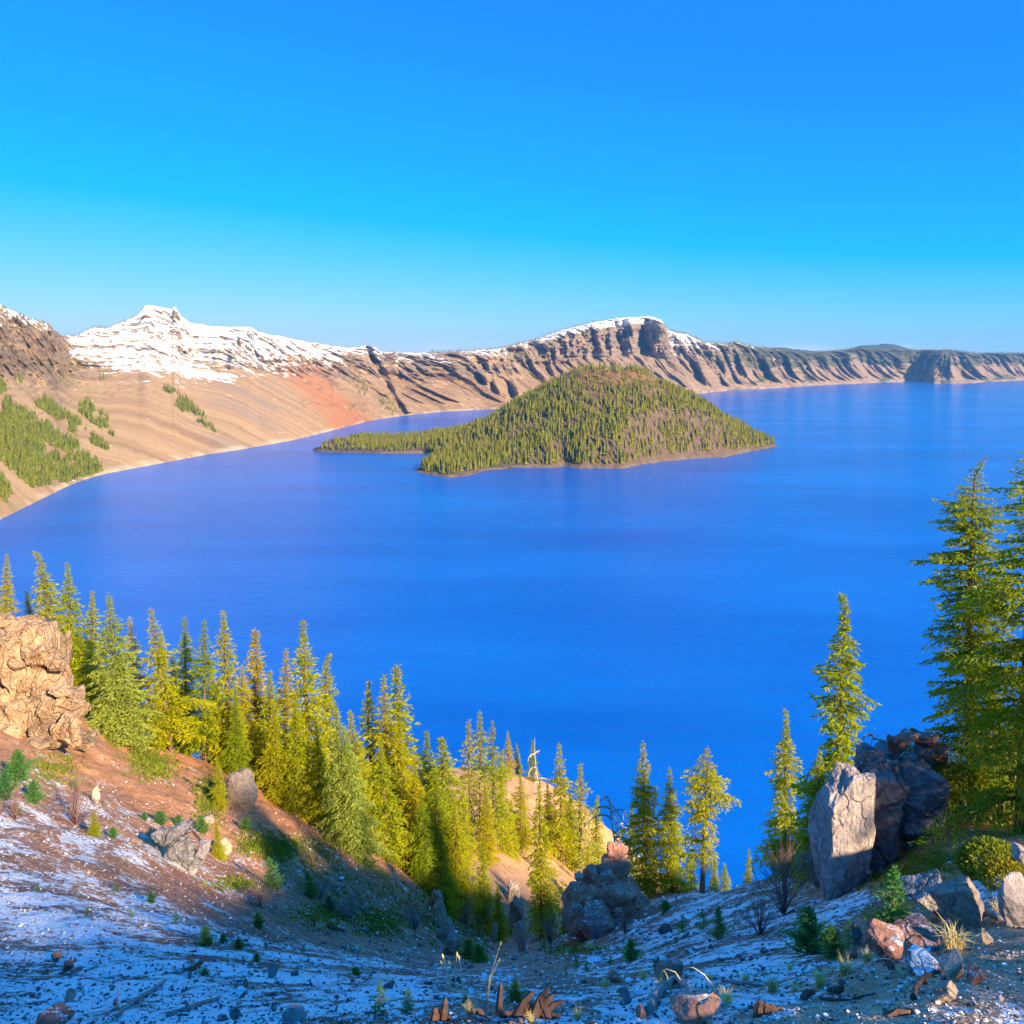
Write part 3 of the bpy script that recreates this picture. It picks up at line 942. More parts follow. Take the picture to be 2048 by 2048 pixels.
# ------------------------------------------------------------------ the rim slope in front of the camera
GC = [  # photo pixel of a ground point and its forward distance in metres
    (0, 2048, 9), (250, 2048, 7.6), (500, 2048, 7), (750, 2048, 6.3), (1024, 2048, 6), (1300, 2048, 5.8), (1550, 2048, 5.6), (1800, 2048, 5.5), (2048, 2048, 5.5),
    (0, 1950, 13), (250, 1960, 12), (500, 1970, 11.5), (750, 1980, 10.5), (1024, 1988, 10), (1300, 1982, 9), (1550, 1970, 8.2), (1800, 1958, 7.6), (2048, 1950, 7.2),
    (0, 1850, 18), (200, 1852, 19), (400, 1872, 20), (600, 1900, 22), (800, 1930, 25), (950, 1945, 26), (1100, 1945, 24), (1250, 1926, 20), (1400, 1906, 16), (1550, 1895, 13.5), (1700, 1888, 11.5), (1850, 1880, 9.9), (2048, 1868, 9),
    (0, 1710, 26), (150, 1715, 29), (300, 1755, 30), (450, 1800, 33), (600, 1842, 37), (750, 1882, 42), (880, 1912, 48), (980, 1922, 50), (1080, 1915, 47), (1180, 1890, 40), (1280, 1862, 34), (1400, 1836, 30), (1520, 1830, 23), (1650, 1830, 17), (1780, 1826, 14.5), (1900, 1795, 13), (2048, 1780, 11.8),
    (0, 1560, 36), (120, 1565, 40), (250, 1612, 42), (380, 1662, 44), (500, 1702, 47), (620, 1752, 51), (740, 1802, 56), (850, 1852, 62), (930, 1886, 66), (1010, 1905, 68), (1090, 1897, 64), (1150, 1876, 56), (1230, 1852, 46), (1330, 1822, 42),
    (0, 1490, 43), (100, 1480, 50), (200, 1485, 58), (300, 1500, 64), (400, 1532, 68), (500, 1575, 69), (600, 1630, 69), (700, 1700, 67), (780, 1735, 72), (860, 1782, 77), (940, 1835, 82), (1000, 1862, 84), (1060, 1872, 84), (1110, 1872, 80),
    (0, 1330, 56), (60, 1330, 60), (130, 1385, 66), (0, 1240, 70), (60, 1262, 74), (-200, 1250, 60), (-200, 1400, 45), (-200, 1560, 33), (-200, 1750, 22), (-200, 1950, 11), (-500, 1500, 34), (-500, 1800, 16), (-500, 1250, 60),
    (175, 1425, 72), (243, 1470, 70), (350, 1505, 74), (467, 1552, 76), (560, 1590, 80), (640, 1640, 80), (760, 1690, 86), (821, 1690, 90), (880, 1696, 96), (942, 1697, 106), (991, 1707, 112), (962, 1680, 122),
    (1060, 1690, 140), (1125, 1740, 150), (1161, 1768, 150), (1060, 1640, 170), (1090, 1790, 112), (1130, 1815, 104), (1150, 1770, 138), (1180, 1760, 160),
    (870, 1540, 180), (910, 1535, 195), (1000, 1552, 225), (1090, 1568, 235), (1180, 1630, 230),
    (0, 1330, 130), (0, 1420, 200), (300, 1520, 100), (300, 1580, 140), (300, 1640, 250), (600, 1650, 110), (600, 1680, 160), (600, 1700, 260), (0, 1560, 330), (600, 1730, 340), (1000, 1680, 330), (1200, 1740, 320), (850, 1640, 250),
    (1000, 1830, 440), (0, 1700, 440), (1400, 1840, 440), (2000, 1840, 440),
    (1290, 1798, 60), (1344, 1788, 58), (1405, 1793, 54), (1480, 1796, 45), (1496, 1800, 58), (1563, 1760, 36), (1640, 1772, 25), (1675, 1725, 31), (1720, 1768, 20.5), (1800, 1725, 20), (1850, 1690, 20), (1957, 1645, 22), (2048, 1665, 19), (1750, 1650, 27), (1900, 1630, 26), (2048, 1620, 26),
    (1240, 1810, 80), (1290, 1830, 90), (1400, 1850, 90), (1480, 1860, 80), (1380, 1800, 70), (1450, 1812, 66), (1600, 1830, 60), (1750, 1800, 50), (1950, 1780, 45), (2200, 1750, 40), (1200, 1800, 130), (1250, 1800, 200), (1400, 1870, 200), (1800, 1860, 120), (2200, 1860, 120), (1800, 1860, 250), (2300, 1860, 250),
    (2250, 1650, 22), (2250, 1760, 12), (2250, 1950, 7), (2500, 1700, 18), (2500, 1900, 9), (2700, 1750, 30),
]
AP = 3.0


def rbf_fit():
    A = np.array([[(u - CX) / F * Y / (Y + AP), math.log(Y + AP) * .55, -(v - HZ) / F * Y / (Y + AP)] for u, v, Y in GC])
    n = len(A)
    d = np.hypot(A[:, None, 0] - A[None, :, 0], A[:, None, 1] - A[None, :, 1])
    K = np.where(d > 0, d * d * np.log(d + 1e-12), 0) + np.eye(n) * 2e-4
    Pm = np.column_stack([np.ones(n), A[:, 0], A[:, 1]])
    top = np.column_stack([K, Pm])
    bot = np.column_stack([Pm.T, np.zeros((3, 3))])
    w = np.linalg.solve(np.vstack([top, bot]), np.concatenate([A[:, 2], np.zeros(3)]))
    return A, w


RB_A, RB_W = rbf_fit()


def ground_base(x, y):
    """height above the lake of the rim slope, without small relief; x, y arrays"""
    x = np.asarray(x, float)
    y = np.asarray(y, float)
    yy = np.maximum(y, 2.2)
    a = np.clip(x / (yy + AP), -1.15, 1.15)
    l = np.log(yy + AP) * .55
    q = RB_W[-3] + RB_W[-2] * a + RB_W[-1] * l
    for i in range(len(RB_A)):
        d2 = (a - RB_A[i, 0]) ** 2 + (l - RB_A[i, 1]) ** 2
        q = q + RB_W[i] * .5 * d2 * np.log(d2 + 1e-20)
    z = q * (yy + AP)
    # the bank carries on up behind the camera to the crest that shades the slope
    crest = 14.2 + .5 * vnoise(x / 9, x * 0, seed=101) + .35 * vnoise(x / 3.1, x * 0, seed=102)
    zb = np.interp(y, [-90, -45, -23, 0, 4.0], [3, 12.0, 1, 0, 0])
    up = np.where(y < -23, 14.0 - np.abs(y + 23) * .12, -1.7 - .69 * y)
    up = np.where(y < -21.5, np.minimum(up, crest), up)
    b = sstep(6.0, 2.5, y)
    lat = np.clip(x / (yy + AP), -1.15, 1.15)
    z = z * (1 - b) + b * np.where(y > 2.2, z, 0) + b * 0
    z2 = np.where(y < 4.5, -1.7 - .69 * y, z)
    w = sstep(5.2, 2.6, y)
    z = z * (1 - w) + np.where(y < -15, up, z2) * w
    return CAMZ + z


def ground_relief(x, y):
    r = np.hypot(x, y)
    big = sstep(14, 40, r)
    z = big * .55 * fbm(x / 5.5, y / 5.5, seed=111, oct=4) + sstep(40, 110, r) * 1.3 * fbm(x / 17, y / 17, seed=115, oct=3)
    z = z + .10 * (1 - .4 * big) * fbm(x / 1.4, y / 1.4, seed=118, oct=4) + .035 * fbm(x / .33, y / .33, seed=121, oct=3)
    # runnels down the loose banks
    z = z + big * .22 * ridged(x / 2.6 + y / 9, y / 14 - x / 12, seed=124, oct=3)
    return z


def ground_z(x, y):
    x = np.asarray(x, float)
    y = np.asarray(y, float)
    return ground_base(x, y) + ground_relief(x, y)


def shepard(ctrl, u, v, pw=3.0):
    num, den = 0, 0
    for c in ctrl:
        w = 1.0 / (((u - c[0]) / 1.0) ** 2 + ((v - c[1]) * 1.6) ** 2 + 500.0) ** pw
        num = num + w[..., None] * np.asarray(c[2:], float)
        den = den + w
    return num / den[..., None]


SNOW_C = [(0, 2048, .95), (250, 2040, .95), (500, 2040, .98), (750, 2030, 1.0), (950, 2030, .7), (1100, 2040, .75), (1300, 2000, .8), (1500, 1990, .62), (1500, 2048, .35), (1700, 2048, .3), (1800, 2000, .34), (1950, 2030, .55), (2048, 2040, .75), (2048, 1950, .4), (1900, 1940, .35), (1800, 1920, .35),
          (0, 1900, .85), (200, 1900, .9), (400, 1930, .9), (600, 1970, .92), (800, 1990, .9), (0, 1780, .82), (150, 1790, .85), (300, 1840, .85), (450, 1880, .8), (600, 1910, .72), (750, 1935, .62), (900, 1955, .62), (1000, 1960, .7),
          (0, 1690, .74), (120, 1690, .66), (230, 1740, .5), (380, 1790, .30), (500, 1820, .28), (650, 1870, .3), (800, 1900, .3), (930, 1915, .25), (1040, 1915, .25), (60, 1600, .6), (180, 1640, .55), (250, 1700, .55), (330, 1700, .5), (420, 1740, .42),
          (100, 1520, .35), (200, 1550, .28), (300, 1570, .15), (400, 1600, .12), (500, 1650, .18), (560, 1750, .34), (650, 1790, .32), (750, 1840, .3), (850, 1870, .25), (700, 1740, .25), (0, 1500, .25), (250, 1480, .1), (1000, 1700, .0), (1100, 1750, .0), (1000, 1560, .05),
          (1150, 1890, .35), (1200, 1930, .75), (1300, 1900, .78), (1300, 1850, .66), (1250, 1820, .35), (1400, 1860, .78), (1400, 1810, .7), (1500, 1850, .72), (1550, 1930, .75), (1450, 1950, .78), (1620, 1870, .68), (1680, 1810, .72), (1660, 1780, .4), (1720, 1920, .45), (1750, 1840, .35),
          (1800, 1770, .18), (1850, 1700, .08), (1900, 1740, .25), (1990, 1790, .65), (2040, 1800, .5), (1980, 1700, .1), (2000, 1860, .4), (1700, 1700, .2)]
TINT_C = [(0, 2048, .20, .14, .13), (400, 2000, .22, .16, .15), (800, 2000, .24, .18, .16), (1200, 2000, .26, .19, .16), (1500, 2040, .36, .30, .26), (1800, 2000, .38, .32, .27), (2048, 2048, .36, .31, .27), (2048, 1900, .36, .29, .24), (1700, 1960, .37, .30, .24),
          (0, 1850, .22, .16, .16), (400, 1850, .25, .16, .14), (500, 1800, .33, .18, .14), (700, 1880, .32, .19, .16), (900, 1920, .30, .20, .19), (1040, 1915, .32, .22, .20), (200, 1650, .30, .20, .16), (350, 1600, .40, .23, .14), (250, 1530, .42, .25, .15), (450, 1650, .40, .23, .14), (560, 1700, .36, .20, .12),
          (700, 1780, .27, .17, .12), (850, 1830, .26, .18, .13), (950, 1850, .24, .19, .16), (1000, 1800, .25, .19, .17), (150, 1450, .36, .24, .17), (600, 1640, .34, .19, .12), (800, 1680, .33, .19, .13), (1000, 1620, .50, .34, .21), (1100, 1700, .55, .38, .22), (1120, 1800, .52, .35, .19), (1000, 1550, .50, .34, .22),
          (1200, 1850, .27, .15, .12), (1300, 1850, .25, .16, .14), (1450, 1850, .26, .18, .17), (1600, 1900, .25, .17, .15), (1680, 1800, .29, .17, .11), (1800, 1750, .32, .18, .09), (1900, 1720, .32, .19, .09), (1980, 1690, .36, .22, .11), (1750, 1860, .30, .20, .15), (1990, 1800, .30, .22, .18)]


def build_ground():
    a = np.concatenate([np.linspace(-1.15, -.70, 46), np.linspace(-.695, .695, 560), np.linspace(.70, 1.15, 46)])
    Y = np.exp(np.linspace(math.log(3.2 + AP), math.log(475 + AP), 480)) - AP
    AA, YY = np.meshgrid(a, Y)
    X = AA * (YY + AP)
    Z = ground_z(X, YY)
    U = CX + X / YY * F
    Vp = HZ + (CAMZ - Z) / YY * F
    sn = shepard(SNOW_C, U, np.clip(Vp, 1450, 2200))[..., 0]
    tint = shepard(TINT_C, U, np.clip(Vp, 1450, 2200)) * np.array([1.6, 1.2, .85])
    sn = np.where(YY > 95, sn * .2, sn) * .68
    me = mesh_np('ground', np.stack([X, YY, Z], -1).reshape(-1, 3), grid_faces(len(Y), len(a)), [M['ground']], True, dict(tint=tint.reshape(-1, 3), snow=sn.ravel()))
    link('ground', me, kind='structure', label='steep scree slope with thin snow and reddish cinder soil')
    # the same bank behind and beside the camera, up to the crest
    xs = np.linspace(-150, 220, 260)
    ys = np.concatenate([np.linspace(-95, -24, 24), np.linspace(-23.5, 3.6, 60)])
    X, Yg = np.meshgrid(xs, ys)
    Z = ground_z(X, Yg) - .03
    me = mesh_np('ground', np.stack([X, Yg, Z], -1).reshape(-1, 3), grid_faces(len(ys), len(xs)), [M['ground']], True,
                 dict(tint=np.broadcast_to(np.array([.30, .22, .18]), (X.size, 3)), snow=np.full(X.size, .6)))
    link('ground', me, kind='structure', label='rim bank rising behind the viewpoint')


build_ground()
# ------------------------------------------------------------------ fast lookups on the built ground
GA = np.linspace(-1.15, 1.15, 700)
GL = np.linspace(math.log(2.4 + AP), math.log(474 + AP), 620)
_ga, _gl = np.meshgrid(GA, GL)
_gy = np.exp(_gl) - AP
GZ = ground_z(_ga * (_gy + AP), _gy)


def gz(x, y):
    x = np.atleast_1d(np.asarray(x, float))
    y = np.atleast_1d(np.asarray(y, float))
    a = np.clip((x / (y + AP) - GA[0]) / (GA[1] - GA[0]), 0, len(GA) - 1.001)
    l = np.clip((np.log(np.maximum(y, 2.41) + AP) - GL[0]) / (GL[1] - GL[0]), 0, len(GL) - 1.001)
    i, j = a.astype(int), l.astype(int)
    fa, fl = a - i, l - j
    return (GZ[j, i] * (1 - fa) + GZ[j, i + 1] * fa) * (1 - fl) + (GZ[j + 1, i] * (1 - fa) + GZ[j + 1, i + 1] * fa) * fl


RY = np.exp(np.linspace(math.log(3.0), math.log(400), 700))


def ray_ground(u, v):
    """first hit of the sight line through photo pixel (u, v) with the slope -> x, y, z arrays (nan when none)"""
    u = np.atleast_1d(np.asarray(u, float))
    v = np.atleast_1d(np.asarray(v, float))
    zr = CAMZ - (v[:, None] - HZ) / F * RY[None, :]
    xr = (u[:, None] - CX) / F * RY[None, :]
    g = gz(xr.ravel(), np.broadcast_to(RY, xr.shape).ravel()).reshape(xr.shape)
    hit = g > zr
    k = np.argmax(hit, axis=1)
    Y = RY[k]
    x = (u - CX) / F * Y
    ok = hit.any(axis=1)
    return np.where(ok, x, np.nan), Y, gz(x, Y)


def hit1(u, v):
    x, y, z = ray_ground(u, v)
    return float(x[0]), float(y[0]), float(z[0])


# ------------------------------------------------------------------ tubes and conifers
def tube(path, radii, sides, V, T, cap=True):
    path = np.asarray(path, float)
    n = len(path)
    tg = np.gradient(path, axis=0)
    tg /= np.linalg.norm(tg, axis=1)[:, None] + 1e-9
    b0 = len(V)
    ref = np.array([0.31, 0.17, .93]) if abs(tg[0][2]) < .8 else np.array([.9, .3, .1])
    for i in range(n):
        a = np.cross(tg[i], ref)
        a /= np.linalg.norm(a) + 1e-9
        b = np.cross(tg[i], a)
        for k in range(sides):
            t = 2 * math.pi * k / sides
            V.append(path[i] + radii[i] * (a * math.cos(t) + b * math.sin(t)))
    for i in range(n - 1):
        for k in range(sides):
            k2 = (k + 1) % sides
            p, q, r, s = b0 + i * sides + k, b0 + i * sides + k2, b0 + (i + 1) * sides + k2, b0 + (i + 1) * sides + k
            T.append((p, q, r))
            T.append((p, r, s))
    if cap:
        for e in (0, n - 1):
            c = len(V)
            V.append(path[e] + 0 * path[e])
            for k in range(sides):
                k2 = (k + 1) % sides
                o = b0 + e * sides
                T.append((o + k2, o + k, c) if e == 0 else (o + k, o + k2, c))


def tuft_tris(Pt, D, L, rng, wid=.42):
    n = len(Pt)
    D = D / (np.linalg.norm(D, axis=1)[:, None] + 1e-9)
    rv = rng.normal(0, 1, (n, 3))
    rv[:, 2] *= .6
    S = np.cross(D, rv)
    S /= np.linalg.norm(S, axis=1)[:, None] + 1e-9
    w = (L * wid * .5)[:, None]
    A = Pt - S * w
    B = Pt + S * w
    Cc = Pt + D * L[:, None]
    V = np.stack([A, B, Cc], 1).reshape(-1, 3)
    return V, np.arange(3 * n).reshape(-1, 3)


def conifer(seed, H=14.0, R=2.0, cb=.06, tuft=.32, dz=.20, per=3, p0=35, p1=-12, droop=.35, up=.12, power=.85, skip=.08, clump=0.0, bend=0.0, tr=None, wid=.42, tw=.42, fill=1.0, sway=.0, fork=False):
    rng = np.random.default_rng(seed)
    WV, WT = [], []
    tr = tr or H * .014
    zs = np.linspace(-.03 * H, H, 16)

    def axis(z):
        t = np.clip((np.asarray(z, float) / H - .90) / .10, 0, 1)
        x = bend * H * .035 * t ** 2 + sway * H * .02 * np.sin(np.asarray(z) / H * 3.0)
        return np.stack([x, sway * H * .012 * np.sin(np.asarray(z) / H * 4.3 + 1), np.asarray(z, float) - abs(bend) * .012 * H * t ** 2], -1)
    tube(axis(zs), tr * np.clip(1.0 - zs / H, .035, 1.1) ** .85 * (1 + .5 * np.exp(-np.maximum(zs, 0) / (H * .03))), 8, WV, WT)
    if fork:
        tube(axis(zs * .30) + np.stack([-.42 * np.cos(np.clip(zs / H, 0, 1) * 1.5), .1 + 0 * zs, 0 * zs], -1), tr * .8 * np.clip(1 - .5 * zs / H, .03, 1.1), 8, WV, WT)
        for a in (2.6, 3.6, 5.6, .3):
            r = np.linspace(0, 1, 5)[:, None]
            tube(np.concatenate([np.cos(a) * r * .9, np.sin(a) * r * .9, .35 - r * .75], 1), tr * np.array([.9, .6, .45, .3, .2]), 6, WV, WT)
    PT, DD, LL, CC = [], [], [], []
    z = cb * H
    az = rng.uniform(0, 6.28)
    while z < H * .985:
        t = (H - z) / (H * (1 - cb))
        prof = (min(1.0, t / .9) ** power) * min(1.0, .12 + t * 4) * (1 - .18 * max(0, t - .85) / .15)
        cl = 1 + clump * float(vnoise(np.array([z / (H * .085)]), np.array([seed * 3.1]), seed=seed)[0])
        for b in range(per):
            az += 2.39996 + rng.normal(0, .25)
            if rng.uniform() < skip:
                continue
            ac = 1 + clump * .8 * float(vnoise(np.array([math.cos(az) * 1.5 + z / (H * .16)]), np.array([math.sin(az) * 1.5 + 7]), seed=seed + 3)[0])
            L = max(R * prof * rng.uniform(.62, 1.12) * cl * ac, tuft * .5)
            zz = z + rng.uniform(-.5, .5) * dz
            pit = math.radians(p0 + (p1 - p0) * min(1, t * 1.6) ** .7 + rng.normal(0, 7))
            s = np.linspace(0, 1, 7)
            hr = L * s * math.cos(pit)
            vz = L * (math.sin(pit) * s - droop * s ** 2 * (.4 + .6 * min(1, t * 2)) + up * s ** 3)
            wob = L * .06 * np.sin(s * 3 + rng.uniform(0, 6)) * rng.uniform(-1, 1)
            c, sn = math.cos(az), math.sin(az)
            o = axis(zz)
            pts = np.stack([o[0] + hr * c - wob * sn, o[1] + hr * sn + wob * c, o[2] + vz], 1)
            if L > tuft * 1.5:
                tube(pts[::2], np.array([1, .7, .45, .15]) * max(.010, tr * .13 * (L / R) + .006), 3, WV, WT, cap=False)
            tg = np.gradient(pts, axis=0)
            tg /= np.linalg.norm(tg, axis=1)[:, None] + 1e-9
            ns = max(3, int(L / (tuft * .50) * fill))
            ss = np.clip(np.linspace(.10, 1.0, ns) + rng.normal(0, .03, ns), .05, 1)
            bp = np.stack([np.interp(ss, s, pts[:, k]) for k in range(3)], 1)
            bt = np.stack([np.interp(ss, s, tg[:, k]) for k in range(3)], 1)
            side = np.stack([-bt[:, 1], bt[:, 0], np.zeros(ns)], 1)
            side /= np.linalg.norm(side, axis=1)[:, None] + 1e-9
            for sg in (-1, 1):
                ang = np.radians(rng.uniform(38, 68, ns))
                d = bt * np.cos(ang)[:, None] + side * (sg * np.sin(ang))[:, None]
                d[:, 2] -= rng.uniform(.02, .42, ns) * (.5 + droop)
                lt = (tw * L * (1 - .72 * ss) + .45 * tuft) * rng.uniform(.55, 1.2, ns)
                nt = np.maximum(1, (lt / (tuft * .52) * fill).astype(int))
                rep = np.repeat(np.arange(ns), nt)
                kk = np.concatenate([np.arange(q) for q in nt])
                fr = (kk + rng.uniform(.1, .7, len(kk))) / nt[rep]
                PT.append(bp[rep] + d[rep] * (lt[rep] * fr)[:, None] + rng.normal(0, tuft * .09, (len(rep), 3)))
                DD.append(d[rep] + rng.normal(0, .38, (len(rep), 3)))
                LL.append(tuft * (.45 + .55 * min(1, t * 4)) * rng.uniform(.65, 1.25, len(rep)))
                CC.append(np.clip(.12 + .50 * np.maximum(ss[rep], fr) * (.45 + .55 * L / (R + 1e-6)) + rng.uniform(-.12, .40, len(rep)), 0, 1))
            PT.append(bp)
            DD.append(bt + rng.normal(0, .5, (ns, 3)))
            LL.append(tuft * (.45 + .55 * min(1, t * 4)) * rng.uniform(.7, 1.2, ns))
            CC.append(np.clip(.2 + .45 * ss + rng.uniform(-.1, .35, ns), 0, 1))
        z += dz * (.55 + .75 * min(1, t * 1.3)) * rng.uniform(.75, 1.25)
    # leader
    n = 26
    zl = (1 - .07 * rng.uniform(0, 1, n) ** 1.3) * H
    PT.append(axis(zl))
    dl = rng.normal(0, .6, (n, 3))
    dl[:, 2] = np.abs(dl[:, 2]) + .5
    DD.append(dl)
    LL.append(tuft * rng.uniform(.3, .65, n))
    CC.append(rng.uniform(.4, .9, n))
    V, T = tuft_tris(np.concatenate(PT), np.concatenate(DD), np.concatenate(LL), rng, wid)
    C = np.repeat(np.concatenate(CC), 3)
    return (np.array(WV), np.array(WT)), (V, T, C)


class Tmpl:
    def __init__(self, name, fmat, H, **kw):
        w, f = conifer(H=H, **kw)
        self.H = H
        self.wood = mesh_np(name + '_trunk', w[0], w[1], [M['bark']], True)
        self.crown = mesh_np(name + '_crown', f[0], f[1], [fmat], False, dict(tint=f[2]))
        self.ntri = len(f[1])


TM = dict(
    fir0=Tmpl('fir', M['fol'], 14, tuft=.275, seed=101, R=2.7, droop=.42, up=.18, dz=.20, power=1.0),
    fir1=Tmpl('fir', M['fol'], 14, tuft=.275, seed=102, R=2.35, droop=.50, up=.15, dz=.20, clump=.25, power=.95),
    fir2=Tmpl('fir', M['fol'], 14, tuft=.275, seed=103, R=2.05, droop=.55, up=.2, dz=.20, power=.9, clump=.3, bend=.6),
    fir3=Tmpl('fir', M['fol'], 14, tuft=.275, seed=104, R=2.5, cb=.12, droop=.45, up=.2, dz=.23, clump=.45, skip=.12, power=.9),
    spire=Tmpl('spire', M['fol'], 14, tuft=.275, seed=105, R=1.5, droop=.6, up=.2, dz=.20, power=.8, clump=.35),
    hook=Tmpl('hook', M['fol'], 14, tuft=.275, seed=106, R=2.2, droop=.55, up=.12, dz=.21, bend=-1.6, clump=.35, sway=.8, power=.9),
    broad=Tmpl('broad', M['fol_pale'], 14, tuft=.275, seed=107, R=3.4, cb=.02, droop=.38, up=.14, dz=.20, power=1.05),
    thin=Tmpl('thin', M['fol_pale'], 14, tuft=.275, seed=108, R=1.7, cb=.16, droop=.5, up=.2, dz=.28, clump=.5, skip=.2, fill=.9),
    sparse=Tmpl('sparse', M['fol'], 14, tuft=.275, seed=109, R=1.8, cb=.22, droop=.5, up=.2, dz=.30, clump=.6, skip=.25),
    hemA=Tmpl('hemlock', M['fol'], 10, seed=111, R=1.65, cb=.06, tuft=.20, dz=.14, droop=.55, up=.22, clump=.4, bend=-1.3, sway=.5, power=.9),
    hemB=Tmpl('hemlock', M['fol'], 10, seed=112, R=1.45, cb=.25, tuft=.20, dz=.17, droop=.55, up=.2, clump=.6, skip=.14, power=.6),
    hemC=Tmpl('hemlock', M['fol'], 10, seed=113, R=1.5, cb=.05, tuft=.20, dz=.14, droop=.5, up=.2, clump=.4, power=.75),
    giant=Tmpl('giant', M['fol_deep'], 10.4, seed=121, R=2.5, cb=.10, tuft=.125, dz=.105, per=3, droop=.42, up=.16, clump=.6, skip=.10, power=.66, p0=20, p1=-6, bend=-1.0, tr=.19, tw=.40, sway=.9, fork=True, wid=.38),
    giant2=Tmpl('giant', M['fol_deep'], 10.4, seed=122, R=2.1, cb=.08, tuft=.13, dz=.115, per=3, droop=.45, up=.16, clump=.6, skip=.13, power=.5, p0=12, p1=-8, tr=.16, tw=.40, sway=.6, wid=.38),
    young0=Tmpl('young', M['fol_young'], 1.2, seed=131, R=.38, cb=.03, tuft=.075, dz=.045, per=3, droop=.12, up=.12, p0=50, p1=12, tr=.018, power=.9),
    young1=Tmpl('young', M['fol_young'], 1.2, seed=132, R=.55, cb=.0, tuft=.085, dz=.055, per=4, droop=.1, up=.2, p0=60, p1=25, tr=.016, power=.6, clump=.4),
    young2=Tmpl('young', M['fol_young'], 1.2, seed=133, R=.42, cb=.05, tuft=.10, dz=.085, per=3, droop=.1, up=.15, p0=50, p1=15, tr=.015, power=.8, clump=.4, skip=.2),
)


def plant_tree(kind, name, ut, vt, ub, vb, Y, label, group=None, wx=1.0, rotz=None, sink=.15, cat='tree'):
    """tree whose foot is at pixel (ub, vb) at distance Y (or on the visible ground when Y is None) and whose tip is at (ut, vt)"""
    t = TM[kind]
    if Y is None:
        x, y, z = hit1(ub, vb)
    else:
        x, y = (ub - CX) / F * Y, Y
        z = float(gz(x, y)[0])
    ztop = CAMZ - (vt - HZ) / F * y
    H = max(ztop - z + sink, .05)
    lean = math.atan2((ut - ub) / F * y, H)
    s = H / t.H
    r = link(name, None, None, (x, y, z - sink), (0, lean, 0), None, label, cat, group)
    r.empty_display_size = .2
    rz = random.uniform(0, 6.28) if rotz is None else rotz
    link('trunk', t.wood, r, None, (0, 0, rz), (s * wx, s * wx, s))
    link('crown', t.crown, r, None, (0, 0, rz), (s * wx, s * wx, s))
    return r


